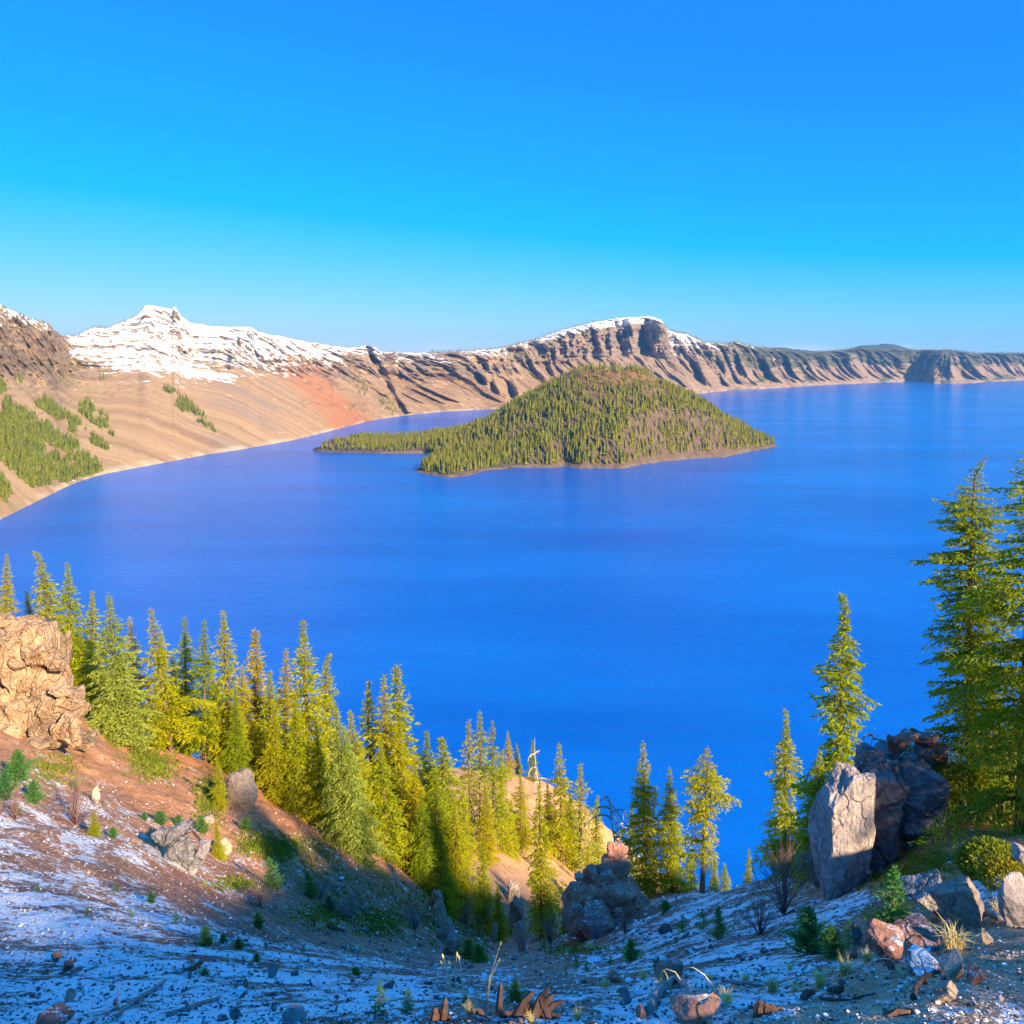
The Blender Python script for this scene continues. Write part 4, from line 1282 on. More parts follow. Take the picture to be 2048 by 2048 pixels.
GL_ = 'yellow green conifer crowded in the sunlit grove along the far bank of the gully'
GG = 'conifers of the sunlit grove'
SL_ = 'thin pale conifer on the sunlit spur beyond the gully'
SG = 'conifers on the sunlit spur'
TREES = [
    ('spire', 13, 1107, 14, 1240, 70, 'short conifer growing on top of the tan cliff block', None, 1.2),
    ('fir2', 53, 1180, 65, 1262, 72, 'small conifer at the edge of the tan cliff top', None, 1.4),
    ('hook', 78, 1093, 120, 1385, 66, 'tall conifer with a hooked drooping tip beside the tan cliff', None, 1.0),
    ('fir1', 134, 1123, 150, 1400, 68, 'tall slim conifer right behind the hook tipped one by the cliff', None, 1.0),
    ('fir0', 185, 1180, 180, 1425, 71, GL_, GG, .9), ('broad', 217, 1185, 243, 1492, 63, 'broad pale green fir with branches down to the ground at the grove edge', None, 1.0),
    ('fir1', 259, 1234, 275, 1470, 70, GL_, GG, 1.0), ('fir3', 300, 1212, 345, 1518, 66, 'dark conifer with a bare lower trunk at the edge of the grove', None, 1.05), ('fir2', 322, 1262, 330, 1500, 73, GL_, GG, 1.0),
    ('fir1', 370, 1234, 372, 1515, 74, GL_, GG, 1.0), ('fir3', 408, 1239, 409, 1530, 70, GL_, GG, 1.0), ('fir2', 446, 1219, 462, 1548, 71, GL_, GG, 1.0),
    ('fir1', 484, 1330, 490, 1560, 72, GL_, GG, 1.1), ('spire', 511, 1256, 512, 1572, 75, GL_, GG, 1.4), ('fir0', 540, 1340, 540, 1590, 72, GL_, GG, 1.1), ('fir3', 572, 1297, 570, 1590, 80, GL_, GG, 1.0),
    ('fir0', 605, 1238, 625, 1615, 72, 'tallest pointed conifer rising above the middle of the sunlit grove', None, .95), ('fir2', 652, 1305, 660, 1630, 80, GL_, GG, 1.0),
    ('broad', 668, 1400, 712, 1720, 65, 'bushy conifer bulging out of the grove onto the red soil bank', None, .85), ('fir1', 700, 1420, 720, 1680, 72, GL_, GG, 1.2),
    ('fir2', 734, 1361, 750, 1680, 86, GL_, GG, 1.0), ('fir3', 767, 1349, 775, 1690, 84, GL_, GG, 1.0), ('spire', 792, 1327, 815, 1700, 86, GL_, GG, 1.35), ('fir1', 760, 1480, 780, 1720, 72, GL_, GG, 1.1),
    ('fir0', 853, 1461, 862, 1720, 88, GL_, GG, 1.0), ('hook', 879, 1461, 890, 1740, 84, 'conifer with a crooked tip at the lower end of the grove', None, 1.2), ('fir1', 828, 1520, 840, 1750, 78, GL_, GG, 1.1),
    ('fir1', 906, 1590, 918, 1832, 80, 'shaded dark conifer standing low in the gully below the grove', None, 1.15), ('fir2', 880, 1660, 885, 1800, 77, 'small shaded conifer leaning over the pale rock rib', None, 1.5),
    ('fir1', 240, 1290, 232, 1450, 72, GL_, GG, 1.0), ('fir0', 345, 1310, 352, 1500, 78, GL_, GG, 1.1), ('fir1', 425, 1330, 428, 1530, 78, GL_, GG, 1.1), ('fir0', 470, 1380, 474, 1560, 69, GL_, GG, 1.0), ('fir1', 545, 1400, 552, 1600, 68, GL_, GG, 1.1),
    ('fir0', 590, 1390, 596, 1620, 68, GL_, GG, 1.0), ('fir1', 632, 1450, 645, 1660, 68, GL_, GG, 1.1), ('fir0', 720, 1480, 735, 1700, 78, GL_, GG, 1.1), ('fir0', 800, 1440, 806, 1710, 82, GL_, GG, 1.0), ('fir1', 842, 1580, 850, 1760, 76, GL_, GG, 1.1), ('fir0', 870, 1540, 878, 1750, 80, GL_, GG, 1.0),
    ('fir0', 160, 1260, 165, 1420, 66, GL_, GG, 1.0), ('fir1', 100, 1230, 108, 1380, 70, GL_, GG, 1.0), ('fir3', 1040, 1540, 1042, 1720, 130, SL_, SG, 1.2), ('fir2', 1020, 1600, 1024, 1740, 120, SL_, SG, 1.3), ('fir0', 970, 1560, 975, 1720, 104, SL_, SG, .9), ('fir1', 925, 1560, 928, 1720, 98, SL_, SG, 1.0),
    ('thin', 937, 1439, 942, 1695, 106, SL_, SG, 1.2), ('thin', 960, 1423, 962, 1682, 122, SL_, SG, 1.3), ('sparse', 984, 1441, 990, 1707, 112, SL_, SG, 1.2), ('fir2', 1004, 1495, 1002, 1720, 116, SL_, SG, 1.0),
    ('spire', 1015, 1461, 1020, 1562, 222, 'spire shaped conifer on the bare crest above the sunlit spur', 'spire conifers on the crest', 1.5), ('spire', 1033, 1486, 1037, 1565, 226, 'spire shaped conifer on the bare crest above the sunlit spur', 'spire conifers on the crest', 1.6),
    ('spire', 1065, 1479, 1066, 1575, 220, 'spire shaped conifer on the bare crest above the sunlit spur', 'spire conifers on the crest', 1.5),
    ('sparse', 1049, 1595, 1048, 1698, 138, 'narrow sparse conifer with a long bare trunk on the tan slope', None, 1.2), ('fir2', 965, 1671, 968, 1800, 86, 'dark young conifer in the shade of the gully mouth', None, 1.3),
    ('fir1', 1078, 1555, 1083, 1852, 84, 'tall conifer half in sun and half in shade at the gully mouth', None, .8), ('fir1', 995, 1765, 999, 1860, 80, 'low shaded conifer beside the pale rock rib', None, 1.4),
    ('fir3', 1118, 1486, 1125, 1745, 150, SL_, SG, 1.15), ('thin', 1161, 1526, 1161, 1770, 150, 'thin half bare pinkish conifer at the end of the sunlit spur', None, 1.4), ('fir0', 1094, 1560, 1100, 1730, 156, SL_, SG, 1.0), ('fir2', 1194, 1591, 1190, 1770, 158, SL_, SG, 1.3), ('fir1', 1140, 1580, 1143, 1760, 152, SL_, SG, 1.1),
    ('spire', 1129, 1798, 1131, 1868, 78, 'tiny dark conifer beside the red knoll', None, 1.6), ('spire', 1176, 1689, 1176, 1770, 140, 'small dark conifer between the sunlit spur and the red knoll', None, 1.5),
    ('thin', 1264, 1605, 1261, 1765, 110, 'pale bleached conifer behind the red knoll', None, 1.0),
    ('hemC', 1286, 1481, 1292, 1800, 58, 'tall conifer with dark lower branches beside the red knoll', None, 1.0), ('hemC', 1339, 1534, 1345, 1790, 57, 'shorter conifer of the pair beside the red knoll', None, 1.05),
    ('hemB', 1415, 1492, 1404, 1794, 53, 'conifer with a bare straight lower trunk at the edge of the drop', None, 1.2),
    ('spire', 1430, 1710, 1428, 1800, 62, 'dark little conifer behind the bare trunked one', None, 1.6), ('fir2', 1449, 1727, 1452, 1802, 75, 'small sunlit conifer below the edge of the drop', 'small sunlit conifers below the edge', 1.6), ('fir2', 1380, 1700, 1384, 1800, 78, 'small sunlit conifer below the edge of the drop', 'small sunlit conifers below the edge', 1.6),
    ('fir1', 1475, 1770, 1476, 1815, 85, 'small sunlit conifer below the edge of the drop', 'small sunlit conifers below the edge', 1.6), ('spire', 1498, 1698, 1496, 1800, 57, 'lone dark narrow conifer at the edge of the drop', None, 1.4),
    ('hemA', 1576, 1418, 1563, 1765, 36, 'medium conifer standing between the bare red bush and the tall hemlock', None, 1.0), ('hemA', 1687, 1173, 1668, 1730, 30, 'tall conifer with a bent tip beside the grey lava outcrop', None, 1.0), ('hemC', 1640, 1500, 1626, 1765, 29, 'dark shaded conifer leaning on the grey lava outcrop', None, 1.3),
]


def build_trees():
    for k, ut, vt, ub, vb, Y, lab, gr, wx in TREES:
        plant_tree(k, 'conifer_tree', ut, vt, ub, vb, Y, lab, gr, wx * (1.25 if ub < 900 else 1.08))
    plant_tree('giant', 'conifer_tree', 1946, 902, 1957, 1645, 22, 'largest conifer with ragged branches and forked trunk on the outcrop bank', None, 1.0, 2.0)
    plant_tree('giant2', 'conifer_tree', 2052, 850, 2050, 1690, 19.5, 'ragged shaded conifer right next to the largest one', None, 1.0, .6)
    # stands beside the viewpoint and shades the outcrop
    t = TM['fir0']
    x, y, h = 15.6, 13.8, 9.0
    r = link('conifer_tree', None, None, (x, y, float(gz(x, y)[0]) - .2), None, None, 'dense conifer on the bank beside the viewpoint, shading the outcrop', 'tree')
    for nm, me in (('trunk', t.wood), ('crown', t.crown)):
        link(nm, me, r, None, (0, 0, 1.0), (h / 14 * 1.15, h / 14 * 1.15, h / 14))
    # on the crest behind the viewpoint: they break up the edge of the shade
    for x, h in ((14, 4.0), (18, 5.0), (21.5, 5.6), (25, 4.6), (28.5, 5.4), (32, 4.0), (36.5, 2.6)):
        t = TM['fir1']
        y = -22.5
        z = float(ground_z(np.array([x]), np.array([y]))[0])
        r = link('conifer_tree', None, None, (x, y, z - .1), None, None, 'conifer on the crest of the bank behind the viewpoint', 'tree', 'conifers on the crest behind')
        for nm, me in (('trunk', t.wood), ('crown', t.crown)):
            link(nm, me, r, None, (0, 0, x), (h / 14 * 1.3, h / 14 * 1.3, h / 14))


build_trees()


# bare snags
def snag(seed, H, nb, spread, droop):
    rng = np.random.default_rng(seed)
    V, T, BR = [], [], []
    zs = np.linspace(-.05, 1, 9) * H
    ax = np.stack([.05 * H * np.sin(zs / H * 3 + seed), .03 * H * np.sin(zs / H * 4), zs], 1)
    tube(ax, H * .017 * np.clip(1.05 - zs / H, .1, 1.2), 7, V, T)
    for i in range(nb):
        f = rng.uniform(.3, .97)
        o = np.array([np.interp(f * H, zs, ax[:, k]) for k in range(3)])
        a = rng.uniform(0, 6.28)
        L = spread * H * rng.uniform(.5, 1.1) * (1.15 - f * .6)
        s = np.linspace(0, 1, 6)
        pts = o + np.stack([np.cos(a + s * .5) * s * L, np.sin(a + s * .5) * s * L, L * (.35 * s - droop * s ** 2)], 1)
        BV, BT = [], []
        tube(pts, H * .010 * (1 - .8 * s), 4, BV, BT, cap=False)
        for q in (2, 3, 4):
            p2 = pts[q]
            e = p2 + np.array([rng.normal(0, .2), rng.normal(0, .2), -rng.uniform(.2, .6)]) * L * .6
            tube(np.array([p2, (p2 + e) / 2 + np.array([.02, 0, .02]) * L, e]), H * .004 * np.array([1, .7, .3]), 3, BV, BT, cap=False)
        BR.append(mesh_np('snag_branch', BV, BT, [M['snagwood']], True))
    return mesh_np('snag_trunk', V, T, [M['snagwood']], True), BR


for sd, ut, vt, ub, vb, Y, sp, nb, dr, lab in ((1, 1228, 1591, 1226, 1712, 60, .42, 16, .9, 'bare dead tree with drooping branches on top of the red knoll'), (2, 1078, 1473, 1078, 1620, 175, .25, 12, .5, 'grey dead tree poking above the sunlit spur'),
                                               (3, 1252, 1625, 1250, 1725, 62, .35, 12, .9, 'small bare dead tree behind the red knoll'), (4, 1735, 1452, 1738, 1560, 24, .22, 10, .3, 'broken reddish snag rising behind the lava outcrop')):
    x, y = (ub - CX) / F * Y, Y
    zb = CAMZ - (vb - HZ) / F * Y - .6
    zg = float(gz(x, y)[0])
    zb = min(zb, max(zg, zb - 6))
    zb = zg if zg > zb - 8 else zb
    H = CAMZ - (vt - HZ) / F * Y - zb
    a, b = snag(sd, H, nb, sp, dr)
    r = link('dead_tree', None, None, (x, y, zb), None, None, lab, 'dead tree')
    link('trunk', a, r)
    for q in b:
        link('branch', q, r)
# ------------------------------------------------------------------ rocks
def rock_mesh(name, seed, sub=4, cuts=14, rough=.10, mat=None, lo=.50, hi=.88, smooth=False, freq=2.4, boxy=False, ledge=.12):
    rng = np.random.default_rng(seed)
    bm = bmesh.new()
    bmesh.ops.create_icosphere(bm, subdivisions=sub, radius=1.0)
    me = bpy.data.meshes.new(name)
    bm.to_mesh(me)
    bm.free()
    co = np.zeros(len(me.vertices) * 3)
    me.vertices.foreach_get('co', co)
    D = co.reshape(-1, 3)
    D /= np.linalg.norm(D, axis=1)[:, None]
    r = np.full(len(D), 1.0)
    if boxy:
        r = .84 / (np.abs(D) ** 14).sum(1) ** (1 / 14)
    N = rng.normal(0, 1, (cuts, 3))
    N /= np.linalg.norm(N, axis=1)[:, None]
    for n in N:
        d = rng.uniform(lo, hi)
        dt = D @ n
        r = np.minimum(r, np.where(dt > .05, d / np.maximum(dt, .05), 9))
    o = seed * 3.7
    r = r * (1 + rough * fbm(D[:, 0] * freq + o, D[:, 1] * freq, D[:, 2] * freq, oct=4, seed=seed) + rough * .35 * ridged(D[:, 0] * 6 + o, D[:, 1] * 6, D[:, 2] * 6, oct=2, seed=seed + 1))
    if sub >= 4:
        q = fbm(D[:, 0] * 2.1 + o, D[:, 1] * 2.1, D[:, 2] * 3.4, oct=4, seed=seed + 5)
        r = r * (1 + ledge * np.round(q * 5) / 5)
    V = D * r[:, None]
    me.vertices.foreach_set('co', V.astype(np.float32).ravel())
    me.polygons.foreach_set('use_smooth', np.full(len(me.polygons), smooth))
    me.materials.append(mat)
    me.update()
    return me


def rock_at(name, u, v, w, h, Y, mat, seed, label=None, cat='rock', parent=None, depth=.85, sub=4, rough=.10, tilt=(0, 0, 0), group=None, lo=.42, hi=.82, cuts=20, base=(0, 0, 0), boxy=False, ledge=None):
    """rock that fills a w x h pixel patch centred on photo pixel (u, v); Y None -> it sits on the ground seen at its foot"""
    if Y is None:
        Y = hit1(u, v + h * .40)[1]
    p = P(u, v, Y)
    k = Y / F
    s = (w * .5 * k * 1.12, w * .5 * k * depth * 1.12, h * .5 * k * 1.12)
    me = rock_mesh(name, seed, sub, cuts, rough, mat, lo, hi, False, 2.4, boxy, ledge if ledge is not None else (.26 if boxy else .12))
    loc = (p[0] - base[0], p[1] - base[1] + s[1] * .25, p[2] - base[2])
    return link(name, me, parent, loc, tilt, s, label, cat if parent is None else None, group)


def rock_group(name, u, v, Y, label, blocks, mat, seed, cat='rock', part='block', sub=4):
    p = P(u, v, Y)
    z = float(gz(p[0], p[1])[0])
    r = link(name, None, None, (p[0], p[1], z), None, None, label, cat)
    for i, b in enumerate(blocks):
        bu, bv, bw, bh = b[:4]
        by = Y if len(b) < 5 or b[4] is None else b[4]
        m = mat if len(b) < 6 else M[b[5]]
        rng = np.random.default_rng(seed + i)
        rock_at(part, bu, bv, bw, bh, by, m, seed + i, parent=r, sub=sub, tilt=(rng.normal(0, .12), rng.normal(0, .2), rng.uniform(-.5, .5)), base=(p[0], p[1], z), rough=.05, depth=.9, boxy=True, lo=.5, hi=.95, cuts=13)
    return r


def build_rocks():
    rng = np.random.default_rng(77)
    cl = [(-70, 1400, 190, 330, 50), (-5, 1370, 120, 260, 50), (60, 1340, 110, 210, 50.5), (105, 1400, 90, 170, 50), (40, 1450, 150, 120, 48.5), (5, 1270, 80, 100, 51), (66, 1258, 66, 60, 51.5), (130, 1455, 64, 70, 49.5), (170, 1485, 56, 40, 51), (-30, 1480, 90, 70, 46.5), (70, 1492, 80, 40, 46.5), (120, 1330, 44, 120, 53)]
    for i in range(46):
        u = rng.uniform(-30, 150)
        top = np.interp(u, [-30, 0, 60, 100, 130, 150], [1230, 1235, 1250, 1290, 1350, 1420])
        v = rng.uniform(top, 1495)
        cl.append((u, v, rng.uniform(18, 60), rng.uniform(20, 70), 48.2 + (1490 - v) / 140 + rng.uniform(-.5, .5) - (1.5 if v > 1450 else 0)))
    rock_group('rock_cliff', 40, 1480, 46, 'tan sunlit cliff of weathered blocks with trees above', cl, M['rock_cliff'], 300, 'cliff', sub=4)
    blocks = [(1790, 1650, 90, 150, 21.8), (1820, 1590, 70, 150, 22.4), (1905, 1600, 80, 90, 22.6), (1765, 1560, 110, 90, 22.5), (1725, 1572, 60, 60, 21.6), (1850, 1540, 110, 70, 23),
              (1790, 1530, 80, 60, 23), (1715, 1765, 56, 50, 20.2), (1830, 1665, 40, 40, 20.8)]
    for i in range(26):
        t = rng.uniform(0, 1)
        u = 1700 + 190 * t
        top = np.interp(u, [1690, 1730, 1760, 1790, 1830, 1900], [1570, 1540, 1505, 1478, 1468, 1500])
        blocks.append((u, top + rng.uniform(0, 60), rng.uniform(26, 52), rng.uniform(18, 34), rng.uniform(21.4, 23.2), 'rock_red' if rng.uniform() < .6 else 'rock_grey'))
    blocks += [(1960, 1585, 110, 110, 25, 'rock_tan'), (2030, 1600, 90, 140, 24.5, 'rock_tan'), (2000, 1550, 80, 70, 26, 'rock_tan'), (2046, 1540, 60, 90, 24, 'rock_tan')]
    oc = rock_group('rock_outcrop', 1760, 1770, 21, 'grey lava outcrop of tall slabs topped with broken purple blocks', blocks, M['rock_grey'], 400, 'outcrop')
    b0 = np.array(oc.location)
    for i, (u, v, w, h, Y, tl, m) in enumerate(((1694, 1668, 104, 262, 20.2, (.06, .10, .25), 'rock'), (1752, 1640, 92, 210, 20.9, (.0, .16, -.35), 'rock_grey'), (1838, 1612, 120, 170, 21.4, (.0, .22, -.2), 'rock_grey'))):
        rock_at('slab', u, v, w, h, Y, M[m], 470 + i, parent=oc, sub=5, tilt=tl, base=b0, rough=.05, depth=1.0, boxy=True, lo=.66, hi=.98, cuts=12, ledge=.10 if i == 0 else .2)
    blocks = [(1215, 1818, 130, 96, 48), (1228, 1752, 70, 80, 49), (1165, 1826, 66, 90, 48), (1262, 1815, 70, 76, 50), (1190, 1850, 90, 60, 46), (1232, 1706, 44, 40, 49.5), (1150, 1850, 50, 60, 47), (1200, 1765, 70, 80, 48.5)]
    for i in range(16):
        blocks.append((rng.uniform(1150, 1270), rng.uniform(1740, 1870), rng.uniform(12, 26), rng.uniform(10, 20), 46.3, 'rock_tan'))
    rock_group('rock_knoll', 1210, 1862, 47, 'red knoll of cinder rock studded with grey stones at the gully mouth', blocks, M['rock_red'], 500, 'rock')
    for sd, lab, bl in ((600, 'pale rock rib running down into the gully', [(864, 1760, 26, 44), (872, 1798, 26, 56), (880, 1834, 28, 56), (890, 1866, 30, 52), (902, 1894, 34, 40), (856, 1735, 24, 30)]),
                        (620, 'fluted grey rock rib at the foot of the gully', [(1028, 1788, 26, 56), (1036, 1830, 28, 78), (1042, 1874, 30, 74), (1022, 1850, 18, 60)]),
                        (640, 'thin pale rib of rock between the shaded conifers', [(984, 1838, 14, 50), (988, 1868, 14, 40)])):
        Y = hit1(bl[-1][0], bl[-2][1] + 15)[1]
        rock_group('rock_rib', bl[1][0], bl[1][1], Y, lab, [(*b, hit1(b[0], b[1] + b[3] * .4)[1]) for b in bl], M['rock_tan'], sd, 'rock')
    rock_group('rock_crag', 366, 1735, hit1(366, 1735)[1], 'broken blue grey crag on the shaded red bank', [(364, 1712, 44, 60), (348, 1698, 34, 44), (386, 1722, 38, 44), (352, 1666, 54, 30), (322, 1674, 40, 30), (378, 1745, 30, 24), (405, 1700, 26, 34)], M['rock_grey'], 660, 'rock')
    rock_at('boulder', 482, 1584, 58, 84, None, M['rock_tan'], 701, 'smooth pale yellow boulder on the sunlit red bank', sub=5, rough=.06, cuts=8, lo=.7, hi=.95)
    L = [
        (1926, 1806, 128, 128, 'rock_tan', 'pyramid shaped tan boulder with a sharp top edge', .9), (1868, 1800, 112, 100, 'rock_grey', 'long grey boulder with snow on its back beside the pyramid one', 1.3), (2046, 1812, 70, 110, 'rock', 'tall grey boulder beyond the pyramid one', .9), (2052, 1728, 60, 90, 'rock', 'rounded dark boulder below the sunlit yellow bush', .9),
        (1790, 1890, 90, 70, 'rock_red', 'crumbling earthy red block below the young fir', 1.0), (1852, 1880, 90, 50, 'rock_red', 'low reddish rubble block in front of the long grey boulder', 1.2), (1917, 1936, 60, 64, 'rock_tan', 'upright tan boulder beside the dry branch', .9), (1957, 1957, 50, 30, 'rock_red', 'round reddish boulder with snow behind it', 1.1),
        (1838, 1934, 66, 44, 'rock_snow', 'snow dusted flat boulder on the gravel', 1.2), (1783, 1936, 36, 26, 'rock_red', 'small round orange boulder on the gravel', 1.0), (1893, 1990, 66, 50, 'rock_tan', 'sloping tan boulder under the dry branch', 1.1), (1976, 1878, 34, 44, 'rock_tan', 'narrow tan stone under the curved root', .9),
        (1347, 1952, 106, 60, 'rock_red', 'wide dark red boulder on the snow by the driftwood root', .9), (1665, 1866, 34, 32, 'rock_red', 'round black boulder beside the green bush', 1.0), (1714, 1872, 38, 50, 'rock_grey', 'upright purple grey stone by the young fir', .8), (1707, 1908, 34, 24, 'rock_red', 'pointed brown stone at the edge of the snow', 1.0),
        (1768, 1716, 32, 32, 'rock_grey', 'tilted dark slab lying under the lava outcrop', .5), (1762, 1742, 20, 14, 'rock_grey', 'light oval stone under the tilted slab', 1.0), (98, 2044, 90, 40, 'rock_red', 'big flat brown boulder in the snow beside the fallen log', 1.0), (590, 2030, 50, 40, 'rock_grey', 'dark blue grey boulder in the snow', 1.0),
        (466, 2032, 30, 34, 'rock_grey', 'upright dark stone near the short log', .9), (388, 1932, 42, 26, 'rock_red', 'mossy lump of stones in the snow field', 1.2), (545, 1947, 42, 24, 'rock_grey', 'low slate blue stone in the snow field', 1.1), (482, 1974, 40, 30, 'rock_red', 'dark two part stone in the snow field', 1.0),
        (1252, 1998, 38, 20, 'rock_grey', 'flat dark stone on the snow by the red boulder', 1.0), (1282, 2026, 34, 28, 'rock_red', 'rough brown stone beside the driftwood root', 1.0), (1230, 1957, 40, 20, 'rock_red', 'low brown stone with grass by the red boulder', 1.0), (1998, 2000, 20, 16, 'rock_tan', 'small tan stone on the gravel', 1.0),
        (480, 1990, 30, 18, 'rock_snow', 'snow topped stone in the snow field', 1.0), (135, 1996, 30, 20, 'rock_red', 'dark stone above the flat brown boulder', 1.0), (110, 1914, 30, 20, 'rock_red', 'dark pointed stone high in the snow field', 1.0), (134, 1934, 32, 24, 'rock_red', 'longish dark stone below the pointed one', 1.0),
        (190, 1590, 26, 50, 'rock_tan', 'tan slab sticking out of the shaded bank by the bushes', .6), (700, 1682, 50, 26, 'rock_red', 'red boulder half under the bushy conifer', .9), (680, 1760, 14, 12, 'rock_snow', 'pale stone among the green heath', 1.0), (412, 1640, 30, 22, 'rock_tan', 'tan stone below the pale yellow boulder', 1.0), (444, 1695, 34, 44, 'rock_tan', 'sunlit tan block beside the small fir', .8)]
    for i, (u, v, w, h, m, lab, dp) in enumerate(L):
        r = np.random.default_rng(900 + i)
        rock_at('boulder', u, v, w, h, None, M[m], 800 + i, lab, depth=dp, tilt=(r.normal(0, .1), r.normal(0, .15), r.uniform(-.6, .6)), rough=.035, cuts=11, lo=.30, hi=.66, sub=5 if w > 60 else 4)
    # countable loose stones
    ST = [rock_mesh('stone', 950 + i, 2, 10, .06, M['rock_dark'] if i % 3 else M['rock_snow'], .32, .72, False) for i in range(12)]
    n = 900
    u, v = rng.uniform(-20, 2068, n), rng.uniform(1560, 2060, n)
    x, y, z = ray_ground(u, v)
    sn = shepard(SNOW_C, u, v)[:, 0]
    ok = ~np.isnan(x) & (y < 75) & (rng.uniform(0, 1, n) < sn * 1.1 + .1)
    idx = np.where(ok)[0]
    px = rng.lognormal(2.35, .42, n)
    px = np.clip(px, 6, 30) * np.where(v > 1850, 1.15, .8)
    idx = idx[np.argsort(-px[idx])][:255]
    for k in idx:
        s = px[k] * .62 * y[k] / F
        link('stone', ST[rng.integers(12)], None, (x[k], y[k], z[k] - s * .05), (rng.normal(0, .3), rng.normal(0, .3), rng.uniform(0, 6.28)), (s * rng.uniform(.8, 1.3), s * rng.uniform(.8, 1.3), s * rng.uniform(.5, .95)),
             'loose brown stone with a little snow lying on the scree slope', 'stone', 'loose stones on the scree')
    # uncountable scree
    base = []
    for i in range(8):
        r = np.random.default_rng(i)
        bm = bmesh.new()
        bmesh.ops.create_icosphere(bm, subdivisions=1, radius=1.0)
        V = np.array([q.co[:] for q in bm.verts]) * r.uniform(.6, 1.15, (len(bm.verts), 1))
        T = np.array([[q.index for q in f.verts] for f in bm.faces])
        bm.free()
        base.append((V, T))
    n = 19000
    u, v = rng.uniform(-40, 2090, n), 2060 - 500 * rng.uniform(0, 1, n) ** 1.15
    x, y, z = ray_ground(u, v)
    ok = ~np.isnan(x) & (y < 95)
    VV, TT, MI = [], [], []
    n0 = 0
    sno = shepard(SNOW_C, u, v)[:, 0]
    px = np.clip(rng.lognormal(1.45, .45, n), 2.0, 11) * np.interp(v, [1550, 1800, 2050], [.6, .8, 1.3])
    for k in np.where(ok)[0]:
        V, T = base[rng.integers(8)]
        s = px[k] * .5 * y[k] / F
        a = rng.uniform(0, 6.28)
        q = V * np.array([s * rng.uniform(.7, 1.5), s * rng.uniform(.7, 1.3), s * rng.uniform(.4, .9)])
        q = np.stack([q[:, 0] * math.cos(a) - q[:, 1] * math.sin(a) + x[k], q[:, 0] * math.sin(a) + q[:, 1] * math.cos(a) + y[k], q[:, 2] + z[k] + s * .1], 1)
        VV.append(q)
        TT.append(T + n0)
        MI += [0 if rng.uniform() < .35 + .5 * sno[k] else (1 if rng.uniform() < sno[k] + .05 else 2)] * len(T)
        n0 += len(V)
    link('scree_stones', mesh_np('scree_stones', np.concatenate(VV), np.concatenate(TT), [M['rock_dark'], M['rock_snow'], M['rock_tan']], False, None, MI), label='fine loose scree stones scattered over the snowy slope', cat='gravel', kind='stuff')


build_rocks()


